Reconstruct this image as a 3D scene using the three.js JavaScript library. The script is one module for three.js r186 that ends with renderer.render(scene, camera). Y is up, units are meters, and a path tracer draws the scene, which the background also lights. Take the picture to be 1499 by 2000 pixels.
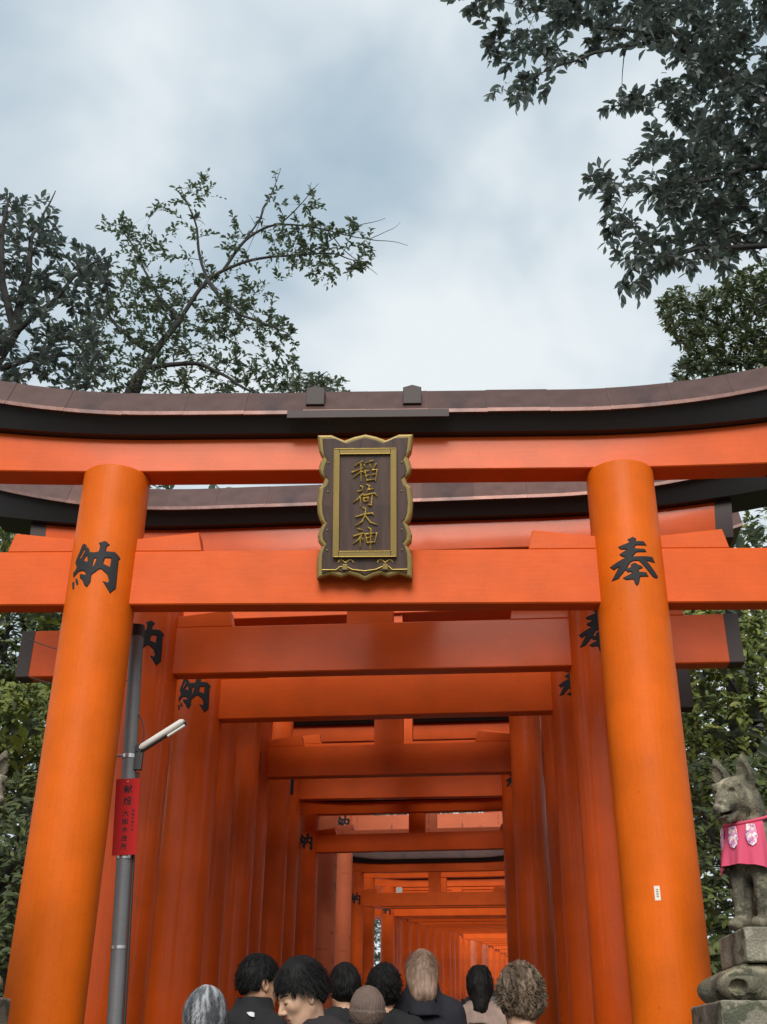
import * as THREE from 'three';
import { mergeGeometries } from 'three/addons/utils/BufferGeometryUtils.js';
import { RoundedBoxGeometry } from 'three/addons/geometries/RoundedBoxGeometry.js';

// ------------------------------------------------------------------ camera, sky, sun, exposure
const EXPOSURE = 2.1;
const scene = new THREE.Scene();
const renderer = new THREE.WebGLRenderer({ antialias: true });
renderer.toneMapping = THREE.LinearToneMapping;
renderer.toneMappingExposure = EXPOSURE;
renderer.shadowMap.enabled = true;
const FOCAL = 2100;                                            // in pixels of the 1499 x 2000 photograph
const camera = new THREE.PerspectiveCamera(2 * Math.atan(1000 / FOCAL) * 180 / Math.PI, 767 / 1024, 0.1, 4000);
camera.rotation.order = 'YXZ';
camera.position.set(0, 1.6, 0);
camera.rotation.set(26.78 * Math.PI / 180, 0, 0.66 * Math.PI / 180);
camera.updateMatrixWorld(true);

const sun = new THREE.DirectionalLight(new THREE.Color(1.0, 0.95, 0.87), 1.5);
sun.position.set(-1.7, 14.1, 8);
sun.target.position.set(0, 2, -8);
sun.castShadow = true;
sun.shadow.radius = 60;
Object.assign(sun.shadow.camera, { left: -20, right: 20, top: 20, bottom: -20, near: 1, far: 80 });
sun.shadow.mapSize.set(2048, 2048);
scene.add(sun, sun.target);

// ------------------------------------------------------------------ helpers
function rng(seed) { let s = seed | 0; return () => { s = (s + 0x6d2b79f5) | 0; let t = Math.imul(s ^ (s >>> 15), 1 | s); t = (t + Math.imul(t ^ (t >>> 7), 61 | t)) ^ t; return ((t ^ (t >>> 14)) >>> 0) / 4294967296; }; }
const clamp = (x, a = 0, b = 1) => Math.min(b, Math.max(a, x)), lerp = (a, b, t) => a + (b - a) * t;
const sstep = (a, b, x) => { const t = clamp((x - a) / (b - a)); return t * t * (3 - 2 * t); };
const V = (x, y, z) => new THREE.Vector3(x, y, z), RAD = Math.PI / 180;
function hash3(x, y, z) { let h = Math.imul(x | 0, 374761393) ^ Math.imul(y | 0, 668265263) ^ Math.imul(z | 0, 2147483647 - 1274126177); h = Math.imul(h ^ (h >>> 13), 1274126177); return ((h ^ (h >>> 16)) >>> 0) / 4294967296; }
function noise3(x, y, z) {
  const ix = Math.floor(x), iy = Math.floor(y), iz = Math.floor(z); let fx = x - ix, fy = y - iy, fz = z - iz;
  fx = fx * fx * (3 - 2 * fx); fy = fy * fy * (3 - 2 * fy); fz = fz * fz * (3 - 2 * fz);
  const g = (a, b, c) => hash3(ix + a, iy + b, iz + c);
  return lerp(lerp(lerp(g(0, 0, 0), g(1, 0, 0), fx), lerp(g(0, 1, 0), g(1, 1, 0), fx), fy), lerp(lerp(g(0, 0, 1), g(1, 0, 1), fx), lerp(g(0, 1, 1), g(1, 1, 1), fx), fy), fz);
}
const fbm3 = (x, y, z, n = 4) => { let s = 0, a = 0.5, t = 0; for (let i = 0; i < n; i++) { s += a * noise3(x, y, z); t += a; a *= 0.5; const q = (x * 0.8 - z * 0.6) * 2.03; z = (x * 0.6 + z * 0.8) * 2.03 + 3.7; x = q; y *= 2.03; } return s / t; };
function tileNoise(x, y, p, seed) {                             // value noise that repeats every p cells
  const ix = Math.floor(x), iy = Math.floor(y); let fx = x - ix, fy = y - iy; fx = fx * fx * (3 - 2 * fx); fy = fy * fy * (3 - 2 * fy);
  const m = (k) => ((k % p) + p) % p, g = (a, b) => hash3(m(ix + a), m(iy + b), seed);
  return lerp(lerp(g(0, 0), g(1, 0), fx), lerp(g(0, 1), g(1, 1), fx), fy);
}
function tileFbm(u, v, p, n, seed) { let s = 0, a = 0.5, t = 0; for (let i = 0; i < n; i++) { s += a * tileNoise(u * p, v * p, p, seed + i); t += a; a *= 0.55; p *= 2; } return s / t; }
function texture(w, h, fn, srgb, rep = 1) {                     // fn(u, v) -> [r, g, b] in 0..1
  const d = new Uint8Array(w * h * 4);
  for (let y = 0; y < h; y++) for (let x = 0; x < w; x++) { const c = fn(x / w, y / h), o = (y * w + x) * 4; for (let k = 0; k < 3; k++) d[o + k] = clamp(c[k]) * 255; d[o + 3] = 255; }
  const t = new THREE.DataTexture(d, w, h); t.wrapS = t.wrapT = THREE.RepeatWrapping; t.magFilter = THREE.LinearFilter; t.minFilter = THREE.LinearMipmapLinearFilter; t.generateMipmaps = true;
  if (srgb) t.colorSpace = THREE.SRGBColorSpace;
  t.repeat.set(rep, rep); t.needsUpdate = true; return t;
}
const grey = (x) => [x, x, x];
const ray = (px, py) => V((px - 749.5) / FOCAL, -(py - 1000) / FOCAL, -1).applyQuaternion(camera.quaternion);
const at = (px, py, depth) => { const d = ray(px, py); return d.multiplyScalar(depth / -d.z).add(camera.position); };   // the point of a pixel's ray that lies so many metres ahead
const used = new Map();
const numbered = (n) => { const k = used.get(n) ?? 0; used.set(n, k + 1); return k ? n + '_' + String(k).padStart(3, '0') : n; };
function tag(o, label, category, group, kind) { if (label) o.userData.label = label; if (category) o.userData.category = category; if (group) o.userData.group = group; if (kind) o.userData.kind = kind; return o; }
function mesh(name, geo, mat, parent = scene) { const m = new THREE.Mesh(geo, mat); m.name = parent === scene ? numbered(name) : name; m.castShadow = m.receiveShadow = true; parent.add(m); return m; }
function thing(name, label, category, p, turn = 0, group) { const g = new THREE.Group(); g.name = numbered(name); g.position.copy(p); g.rotation.y = turn; tag(g, label, category, group); scene.add(g); return g; }
const structure = (name, geo, mat) => tag(mesh(name, geo, mat), null, null, null, 'structure');
function boxUV(geo, k = 1) {                                    // uv in metres, from the plane each face looks along; keeps normals
  const g = geo.index ? geo.toNonIndexed() : geo, p = g.attributes.position.array, n = p.length / 9, uv = new Float32Array(n * 6);
  for (let i = 0; i < n; i++) {
    const q = i * 9, ax = p[q + 3] - p[q], ay = p[q + 4] - p[q + 1], az = p[q + 5] - p[q + 2], bx = p[q + 6] - p[q], by = p[q + 7] - p[q + 1], bz = p[q + 8] - p[q + 2];
    const nx = Math.abs(ay * bz - az * by), ny = Math.abs(az * bx - ax * bz), nz = Math.abs(ax * by - ay * bx);
    for (let j = 0; j < 3; j++) { const o = q + j * 3, x = p[o], y = p[o + 1], z = p[o + 2]; const [u, v] = nx > ny && nx > nz ? [z, y] : ny > nz ? [x, z] : [x, y]; uv[i * 6 + j * 2] = u * k; uv[i * 6 + j * 2 + 1] = v * k; }
  }
  g.setAttribute('uv', new THREE.BufferAttribute(uv, 2)); return g;
}
const rbox = (w, h, d, r = 0.006, x = 0, y = 0, z = 0) => boxUV(new RoundedBoxGeometry(w, h, d, 2, Math.min(r, w / 2.01, h / 2.01, d / 2.01)).translate(x, y, z));
function tube(points, radii, seg = 6, closed = true) {          // a tapered tube through points
  const n = points.length, pos = [], nor = [], uv = [], idx = []; let up = V(0.31, 0.2, 0.93), len = 0;
  for (let i = 0; i < n; i++) {
    const t = points[Math.min(n - 1, i + 1)].clone().sub(points[Math.max(0, i - 1)]).normalize(), a = V().crossVectors(t, up).normalize(), b = V().crossVectors(t, a);
    if (i) len += points[i].distanceTo(points[i - 1]);
    for (let k = 0; k <= seg; k++) { const c = Math.cos(k / seg * 6.283185), s = Math.sin(k / seg * 6.283185), d = a.clone().multiplyScalar(c).addScaledVector(b, s), r = Array.isArray(radii) ? radii[i] : radii; pos.push(points[i].x + d.x * r, points[i].y + d.y * r, points[i].z + d.z * r); nor.push(d.x, d.y, d.z); uv.push(k / seg * r * 6.28, len); }
    if (i) for (let k = 0; k < seg; k++) { const o = (i - 1) * (seg + 1) + k, q = o + seg + 1; idx.push(o, o + 1, q, o + 1, q + 1, q); }
  }
  if (closed) for (const e of [0, n - 1]) { const c = pos.length / 3; pos.push(points[e].x, points[e].y, points[e].z); const t = points[Math.min(n - 1, e + 1)].clone().sub(points[Math.max(0, e - 1)]).normalize().multiplyScalar(e ? 1 : -1); nor.push(t.x, t.y, t.z); uv.push(0, 0); for (let k = 0; k < seg; k++) { const o = e * (seg + 1) + k; e ? idx.push(c, o + 1, o) : idx.push(c, o, o + 1); } }
  const g = new THREE.BufferGeometry(); g.setAttribute('position', new THREE.Float32BufferAttribute(pos, 3)); g.setAttribute('normal', new THREE.Float32BufferAttribute(nor, 3)); g.setAttribute('uv', new THREE.Float32BufferAttribute(uv, 2)); g.setIndex(idx); return g;
}
// a beam along x: profile of [z, y] corners counter-clockwise seen from +x, bend(x, y) lifts it, ends lean out by slant per metre of height
function sweep(profile, x0, x1, n, bend = () => 0, slant0 = 0, slant1 = 0) {
  const pos = [], uv = [], idx = [], m = profile.length; let per = 0; const yb = Math.min(...profile.map((p) => p[1]));
  const point = (t, p) => { const x = lerp(x0 - slant0 * (p[1] - yb), x1 + slant1 * (p[1] - yb), t); return [x, p[1] + bend(x, p[1]), p[0]]; };
  for (let e = 0; e < m; e++) {
    const a = profile[e], b = profile[(e + 1) % m], l = Math.hypot(a[0] - b[0], a[1] - b[1]), base = pos.length / 3;
    for (let i = 0; i <= n; i++) { const pa = point(i / n, a), pb = point(i / n, b); pos.push(...pa, ...pb); uv.push(pa[0], per, pb[0], per + l); }
    for (let i = 0; i < n; i++) { const o = base + i * 2; idx.push(o, o + 2, o + 1, o + 1, o + 2, o + 3); }
    per += l;
  }
  const tri = THREE.ShapeUtils.triangulateShape(profile.map((p) => new THREE.Vector2(p[0], p[1])), []);
  for (const t of [0, 1]) { const base = pos.length / 3; for (const p of profile) { pos.push(...point(t, p)); uv.push(p[0], p[1]); } for (const [a, b, c] of tri) t ? idx.push(base + a, base + c, base + b) : idx.push(base + a, base + b, base + c); }
  const g = new THREE.BufferGeometry(); g.setAttribute('position', new THREE.Float32BufferAttribute(pos, 3)); g.setAttribute('uv', new THREE.Float32BufferAttribute(uv, 2)); g.setIndex(idx); g.computeVertexNormals(); return g;
}
const bar = (z0, z1, y0, y1, c = 0.008) => [[z1 - c, y0], [z1, y0 + c], [z1, y1 - c], [z1 - c, y1], [z0 + c, y1], [z0, y1 - c], [z0, y0 + c], [z0 + c, y0]];   // chamfered rectangle
function extrude(points, depth, bevel = 0.005) { const s = new THREE.Shape(points.map((p) => new THREE.Vector2(p[0], p[1]))); return new THREE.ExtrudeGeometry(s, { depth: depth - 2 * bevel, bevelEnabled: bevel > 0, bevelThickness: bevel, bevelSize: bevel, bevelOffset: -bevel, bevelSegments: 2, curveSegments: 6 }).translate(0, 0, bevel - depth / 2); }

// surface nets: meshes the zero level of f inside a box
function nets(f, lo, hi, cell) {
  const [nx, ny, nz] = [0, 1, 2].map((k) => Math.ceil((hi[k] - lo[k]) / cell) + 1), val = new Float32Array(nx * ny * nz), id = (i, j, k) => (k * ny + j) * nx + i;
  const B = 5, far = cell * B * 1.5;                            // blocks well away from the surface are filled without sampling
  for (let K = 0; K < nz; K += B) for (let J = 0; J < ny; J += B) for (let I = 0; I < nx; I += B) {
    const c = f(lo[0] + (I + B / 2) * cell, lo[1] + (J + B / 2) * cell, lo[2] + (K + B / 2) * cell), skip = Math.abs(c) > far;
    for (let k = K; k < Math.min(nz, K + B); k++) for (let j = J; j < Math.min(ny, J + B); j++) for (let i = I; i < Math.min(nx, I + B); i++) val[id(i, j, k)] = skip ? c : f(lo[0] + i * cell, lo[1] + j * cell, lo[2] + k * cell);
  }
  const vert = new Int32Array(nx * ny * nz).fill(-1), pos = [], nor = [], idx = [], E = [[0, 1], [2, 3], [4, 5], [6, 7], [0, 2], [1, 3], [4, 6], [5, 7], [0, 4], [1, 5], [2, 6], [3, 7]];
  for (let k = 0; k < nz - 1; k++) for (let j = 0; j < ny - 1; j++) for (let i = 0; i < nx - 1; i++) {
    const c = []; let m = 0;
    for (let q = 0; q < 8; q++) { c[q] = val[id(i + (q & 1), j + ((q >> 1) & 1), k + (q >> 2))]; if (c[q] < 0) m++; }
    if (m === 0 || m === 8) continue;
    let x = 0, y = 0, z = 0, n = 0;
    for (const [a, b] of E) if ((c[a] < 0) !== (c[b] < 0)) { const t = c[a] / (c[a] - c[b]); x += lerp(a & 1, b & 1, t); y += lerp((a >> 1) & 1, (b >> 1) & 1, t); z += lerp(a >> 2, b >> 2, t); n++; }
    x = lo[0] + (i + x / n) * cell; y = lo[1] + (j + y / n) * cell; z = lo[2] + (k + z / n) * cell;
    const e = cell * 0.5, g = V(f(x + e, y, z) - f(x - e, y, z), f(x, y + e, z) - f(x, y - e, z), f(x, y, z + e) - f(x, y, z - e)).normalize();
    vert[id(i, j, k)] = pos.length / 3; pos.push(x, y, z); nor.push(g.x, g.y, g.z);
  }
  for (let k = 1; k < nz - 1; k++) for (let j = 1; j < ny - 1; j++) for (let i = 1; i < nx - 1; i++) {
    const s = val[id(i, j, k)] < 0, quad = (a, b, c, d) => { if (a < 0 || b < 0 || c < 0 || d < 0) return; s ? idx.push(a, b, c, a, c, d) : idx.push(a, c, b, a, d, c); };
    if (s !== val[id(i + 1, j, k)] < 0) quad(vert[id(i, j - 1, k - 1)], vert[id(i, j, k - 1)], vert[id(i, j, k)], vert[id(i, j - 1, k)]);
    if (s !== val[id(i, j + 1, k)] < 0) quad(vert[id(i - 1, j, k - 1)], vert[id(i - 1, j, k)], vert[id(i, j, k)], vert[id(i, j, k - 1)]);
    if (s !== val[id(i, j, k + 1)] < 0) quad(vert[id(i - 1, j - 1, k)], vert[id(i, j - 1, k)], vert[id(i, j, k)], vert[id(i - 1, j, k)]);
  }
  const g = new THREE.BufferGeometry(); g.setAttribute('position', new THREE.Float32BufferAttribute(pos, 3)); g.setAttribute('normal', new THREE.Float32BufferAttribute(nor, 3)); g.setIndex(idx); return g;
}
const smin = (a, b, k) => { const h = Math.max(k - Math.abs(a - b), 0) / k; return Math.min(a, b) - h * h * k * 0.25; };
function cone(x, y, z, a, b, ra, rb) {                          // tapered capsule
  const bx = b[0] - a[0], by = b[1] - a[1], bz = b[2] - a[2], px = x - a[0], py = y - a[1], pz = z - a[2];
  const t = clamp((px * bx + py * by + pz * bz) / (bx * bx + by * by + bz * bz)); return Math.hypot(px - bx * t, py - by * t, pz - bz * t) - lerp(ra, rb, t);
}
function ell(x, y, z, c, r) { const a = (x - c[0]) / r[0], b = (y - c[1]) / r[1], d = (z - c[2]) / r[2], k = Math.hypot(a, b, d); if (k < 1e-6) return -Math.min(...r); return k * (k - 1) / Math.hypot(a / r[0], b / r[1], d / r[2]); }
function paintVerts(g, fn) { const p = g.attributes.position, c = new Float32Array(p.count * 3); for (let i = 0; i < p.count; i++) { const v = fn(p.getX(i), p.getY(i), p.getZ(i)); c.set(v, i * 3); } g.setAttribute('color', new THREE.BufferAttribute(c, 3)); return g; }

// ------------------------------------------------------------------ sky: an overcast of soft grey-blue and white cloud
{
  const W = 1536, H = 768, d = new Float32Array(W * H * 4);
  // cloud masses seen in the photograph: pixel, angular size, brightness
  const masses = [[330, 150, 0.11, 0.34], [60, 230, 0.14, 0.08], [130, 30, 0.14, -0.3], [700, 60, 0.25, 0.08], [880, 330, 0.16, -0.16], [760, 540, 0.13, -0.1], [950, 480, 0.14, -0.22], [520, 420, 0.14, -0.16], [900, 640, 0.09, 0.32], [700, 640, 0.1, 0.16], [1000, 720, 0.16, 0.34], [1150, 540, 0.12, 0.14], [800, 730, 0.12, 0.3], [230, 330, 0.12, 0.08], [1040, 190, 0.12, 0.14]].map(([x, y, s, b]) => ({ v: ray(x, y).normalize(), s, b }));
  for (let j = 0; j < H; j++) {
    const el = ((j + 0.5) / H - 0.5) * Math.PI, y = Math.sin(el), c = Math.cos(el);
    for (let i = 0; i < W; i++) {
      const a = ((i + 0.5) / W - 0.5) * 2 * Math.PI, x = Math.cos(a) * c, z = Math.sin(a) * c, k = 1 / (Math.max(y, 0) + 0.35), X = x * k, Z = z * k;
      const warp = fbm3(X * 2.1 + 7, 3.1, Z * 2.1 + 1, 3) - 0.5;
      let b = 0.43 + 0.8 * (fbm3(X * 2.6 + warp * 1.6, 9.3, Z * 2.6 - warp, 5) - 0.5) + 1.0 * (fbm3(X * 6.5 + warp * 4, 4.7, Z * 6.5 + warp * 2, 5) - 0.5) + 0.5 * (fbm3(X * 15 + warp * 5, 2.9, Z * 15, 4) - 0.5) + 0.3 * (1 - clamp(y * 1.3));
      if (y > 0.1) for (const m of masses) { const q = (1 - (x * m.v.x + y * m.v.y + z * m.v.z)) * 2 / (m.s * m.s); if (q < 8) b += m.b * Math.exp(-q) * (0.75 + 0.9 * (fbm3(X * 7, 1.7, Z * 7, 3) - 0.25)); }
      b = clamp(b); b = b * b * (3 - 2 * b) * 0.5 + b * 0.5;
      const o = (j * W + i) * 4; d[o] = lerp(0.41, 0.83, b) / EXPOSURE; d[o + 1] = lerp(0.53, 0.89, b) / EXPOSURE; d[o + 2] = lerp(0.635, 0.925, b) / EXPOSURE; d[o + 3] = 1;
    }
  }
  const t = new THREE.DataTexture(d, W, H, THREE.RGBAFormat, THREE.FloatType); t.mapping = THREE.EquirectangularReflectionMapping; t.magFilter = t.minFilter = THREE.LinearFilter; t.wrapS = THREE.RepeatWrapping; t.needsUpdate = true;
  scene.background = t; scene.environment = t;
}

// ------------------------------------------------------------------ materials
const mat = (o) => new THREE.MeshStandardMaterial({ roughness: 0.7, metalness: 0, ...o });
const lin = (r, g, b) => new THREE.Color().setRGB(r, g, b);
const paintMap = texture(512, 512, (u, v) => { const a = tileFbm(u, v, 5, 5, 3), s = tileNoise(u * 170, v * 170, 170, 9), br = tileNoise(u * 6, v * 210, 6, 61) * 0.5 + tileNoise(u * 10, v * 90, 10, 63) * 0.5, k = 0.86 + 0.13 * a + 0.045 * (br - 0.5) - (s > 0.94 ? 0.12 : 0) - 0.035 * tileNoise(u * 256, v * 256, 256, 21); return [k, k - 0.015 * a, k]; }, true, 0.9);
const paintBump = texture(512, 512, (u, v) => grey(0.5 * tileFbm(u, v, 24, 4, 17) + 0.5 * tileFbm(u, v, 3, 2, 5)), false, 0.9);
const paintRough = texture(256, 256, (u, v) => grey(0.72 + 0.28 * tileFbm(u, v, 6, 5, 40)), false, 0.5);
const paint = (r, g, b, rough, coat) => new THREE.MeshPhysicalMaterial({ color: lin(r, g, b), map: paintMap, roughness: rough, roughnessMap: paintRough, bumpMap: paintBump, bumpScale: 0.0012, clearcoat: coat, clearcoatRoughness: 0.12 });
const M = {};
// the first gate's pillars are a yellower orange than its beams beside them; the other gates wear a redder gloss vermilion, as the open right end of the second tie beam shows
const ORANGE = [0.86, 0.155, 0.003], COATED = [0.84, 0.125, 0.014], VERMILION = [0.82, 0.108, 0.005];
M.pillar = paint(...ORANGE, 0.6, 0);
M.beam = paint(...COATED, 0.62, 0);
M.lintel = paint(...COATED, 0.5, 0.12);
M.gloss = paint(...VERMILION, 0.5, 0.25);
M.gloss2 = paint(...VERMILION, 0.5, 0.18);
M.satin = paint(...VERMILION, 0.55, 0.08);
for (const k of ['pillar', 'beam', 'lintel', 'gloss', 'gloss2', 'satin']) M[k].specularIntensity = 0.4;
const wornMap = texture(512, 512, (u, v) => { const a = tileFbm(u, v, 6, 5, 71), st = tileNoise(u * 60, v * 6, 6, 77), bl = 0.55 * sstep(0.76, 0.92, 0.55 * tileNoise(u * 24, v * 6, 6, 80) + 0.45 * a + 0.1 * st); return [lerp(0.97, 0.42, bl) - 0.12 * a, lerp(0.95, 0.30, bl) - 0.1 * a, lerp(0.93, 0.3, bl) - 0.08 * a]; }, true, 0.7);
M.worn = mat({ color: lin(0.80, 0.17, 0.06), map: wornMap, roughness: 0.6, bumpMap: paintBump, bumpScale: 0.002 });
M.cap = mat({ color: lin(0.05, 0.031, 0.029), roughness: 0.6, map: paintMap });
M.ink = mat({ color: lin(0.010, 0.009, 0.011), roughness: 0.72 });
M.lacquer = mat({ color: lin(0.014, 0.014, 0.016), roughness: 0.55, bumpMap: paintBump, bumpScale: 0.001 });
const copperMap = texture(512, 512, (u, v) => { const a = tileFbm(u, v, 4, 6, 91), b = tileFbm(u, v, 16, 4, 97), k = sstep(0.45, 0.75, a); return [lerp(0.62, 0.53, k) + 0.12 * (b - 0.5), lerp(0.50, 0.45, k) + 0.1 * (b - 0.5), lerp(0.47, 0.44, k) + 0.1 * (b - 0.5)]; }, true, 0.8);
M.copper = [0, 1, 2].map((i) => mat({ color: lin(...[[0.38, 0.34, 0.335], [0.5, 0.42, 0.4], [0.41, 0.38, 0.385]][i]), map: copperMap, roughness: 0.4, metalness: 0.7, bumpMap: paintBump, bumpScale: 0.002 }));
const stoneMap = texture(512, 512, (u, v) => { const a = tileFbm(u, v, 4, 6, 111), b = tileNoise(u * 128, v * 128, 128, 5), c = tileFbm(u, v, 9, 4, 130), k = 0.42 + 0.45 * a + 0.14 * (b - 0.5), li = sstep(0.62, 0.72, c), da = sstep(0.42, 0.3, c); return [lerp(lerp(k, 0.9, li * 0.5), 0.2, da * 0.5), lerp(lerp(k * 0.98, 0.9, li * 0.5), 0.2, da * 0.45), lerp(lerp(k * 0.9, 0.86, li * 0.5), 0.16, da * 0.5)]; }, true, 1.6);
const stoneBump = texture(512, 512, (u, v) => grey(0.6 * tileFbm(u, v, 8, 6, 121) + 0.4 * tileNoise(u * 90, v * 90, 90, 8)), false, 1.6);
M.stone = mat({ color: lin(0.50, 0.48, 0.44), map: stoneMap, roughness: 0.9, bumpMap: stoneBump, bumpScale: 0.006 });
M.statue = mat({ color: lin(0.50, 0.47, 0.41), map: stoneMap, vertexColors: true, roughness: 0.88, bumpMap: stoneBump, bumpScale: 0.006 });
M.darkstone = mat({ color: lin(0.36, 0.35, 0.33), map: stoneMap, roughness: 0.9, bumpMap: stoneBump, bumpScale: 0.006 });
const soilMap = texture(512, 512, (u, v) => { const a = tileFbm(u, v, 8, 6, 141), b = tileFbm(u, v, 40, 3, 150); return [0.30 + 0.3 * a * b * 2, 0.25 + 0.25 * a * b * 2, 0.18 + 0.18 * a * b * 2]; }, true, 0.4);
M.soil = mat({ color: lin(0.5, 0.5, 0.45), map: soilMap, roughness: 1, bumpMap: stoneBump, bumpScale: 0.02 });
const barkBump = texture(256, 256, (u, v) => grey(tileFbm(u * 1, v * 0.25, 16, 4, 161)), false, 3);
M.bark = mat({ color: lin(0.040, 0.038, 0.036), roughness: 0.95, bumpMap: barkBump, bumpScale: 0.01 });
M.gold = mat({ color: lin(0.52, 0.365, 0.09), roughness: 0.4, metalness: 0.55, bumpMap: paintBump, bumpScale: 0.002 });
M.agedgold = mat({ color: lin(0.36, 0.26, 0.085), roughness: 0.5, metalness: 0.5, map: paintMap });
const boardMap = texture(512, 512, (u, v) => { const g = tileFbm(u, v * 0.12, 24, 4, 171), k = 0.55 + 0.5 * g; return [k, k * 0.96, k * 0.96]; }, true, 1.4);
M.plaque = mat({ color: lin(0.10, 0.055, 0.042), map: boardMap, roughness: 0.5 });
M.steel = mat({ color: lin(0.23, 0.24, 0.245), roughness: 0.55, metalness: 0.2, map: paintMap });
M.bright = mat({ color: lin(0.6, 0.6, 0.6), roughness: 0.3, metalness: 0.8 });
M.whiteplastic = mat({ color: lin(0.74, 0.73, 0.68), roughness: 0.4 });
M.dark = mat({ color: lin(0.03, 0.03, 0.032), roughness: 0.5 });

// ------------------------------------------------------------------ ground: a forecourt, four low stone steps, a path that climbs through the gates, banks on both sides
const STEPS = [[-3.5, 0.1], [-3.95, 0.2], [-5.1, 0.3], [-5.55, 0.4]];
const ground = (z) => { let h = 0; for (const [s, y] of STEPS) if (z < s) h = y; return z < -6 ? 0.4 + 0.075 * (-6 - z) : h; };
const pathX = (z) => { const d = Math.max(0, -z - 6); return -0.12 + 0.010 * d + 0.0046 * d * d * Math.min(1, 40 / (d + 20)); };
{
  // terrain sheet to the horizon, with banks either side of the path
  const xs = [], zs = []; for (let i = -30; i <= 30; i++) xs.push(Math.sign(i) * (Math.abs(i) * 0.45 + Math.pow(Math.abs(i) / 30, 5) * 700)); for (let j = -60; j <= 24; j++) zs.push(-(j < 0 ? -1 : 1) * (Math.abs(j) * 1.1 + Math.pow(Math.abs(j) / 60, 7) * 700));
  const pos = [], uv = [], idx = [];
  zs.forEach((z) => xs.forEach((x) => {
    const back = sstep(-4.5, -8, z), d = Math.abs(x - pathX(z)) - 2.6, bank = back * sstep(0, 9, d) * 4.2 * (1 - sstep(60, 200, Math.abs(x))), n = (fbm3(x * 0.35, 2.2, z * 0.35, 4) - 0.5) * 0.5 * back * sstep(0.4, 2, d);
    pos.push(x, Math.max(0, z < -6 ? 0.4 + 0.075 * Math.min(-6 - z, 60) : z < -5.55 ? 0.39 : 0) * (z < -5.6 ? 1 : 0) + bank + n - 0.03, z); uv.push(x, z);
  }));
  const w = xs.length; for (let j = 0; j < zs.length - 1; j++) for (let i = 0; i < w - 1; i++) { const o = j * w + i; idx.push(o, o + 1, o + w, o + 1, o + w + 1, o + w); }
  const g = new THREE.BufferGeometry(); g.setAttribute('position', new THREE.Float32BufferAttribute(pos, 3)); g.setAttribute('uv', new THREE.Float32BufferAttribute(uv, 2)); g.setIndex(idx); g.computeVertexNormals();
  structure('ground', g, M.soil);
  structure('forecourt', boxUV(new THREE.BoxGeometry(16, 0.06, 14).translate(0, -0.03, 3.5)), mat({ color: lin(0.30, 0.29, 0.27), map: stoneMap, roughness: 0.95 }));
  const st = new THREE.Group(); st.name = 'stone_steps'; st.userData.kind = 'structure'; scene.add(st);
  STEPS.forEach(([z, y], i) => { const z1 = i + 1 < STEPS.length ? STEPS[i + 1][0] - 0.02 : -6.02; for (let k = 0; k < 4; k++) mesh('step_stone', rbox(1.236, y, z - z1, 0.012, -1.98 + k * 1.24 - 0.0, y / 2, (z + z1) / 2), M.stone, st); });
  const pp = [], pu = [], pi = []; for (let i = 0; i <= 60; i++) { const z = -6.03 - i * 1.0, c = pathX(z); for (const s of [-1, 1]) { pp.push(c + s * 1.75, 0.4 + 0.075 * (-6 - z) + 0.012, z); pu.push(c + s * 1.75, z); } if (i) { const o = (i - 1) * 2; pi.push(o, o + 1, o + 2, o + 1, o + 3, o + 2); } }
  const pg = new THREE.BufferGeometry(); pg.setAttribute('position', new THREE.Float32BufferAttribute(pp, 3)); pg.setAttribute('uv', new THREE.Float32BufferAttribute(pu, 2)); pg.setIndex(pi); pg.computeVertexNormals();
  structure('path', pg, mat({ color: lin(0.34, 0.33, 0.31), map: stoneMap, roughness: 0.9 }));
}

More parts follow.
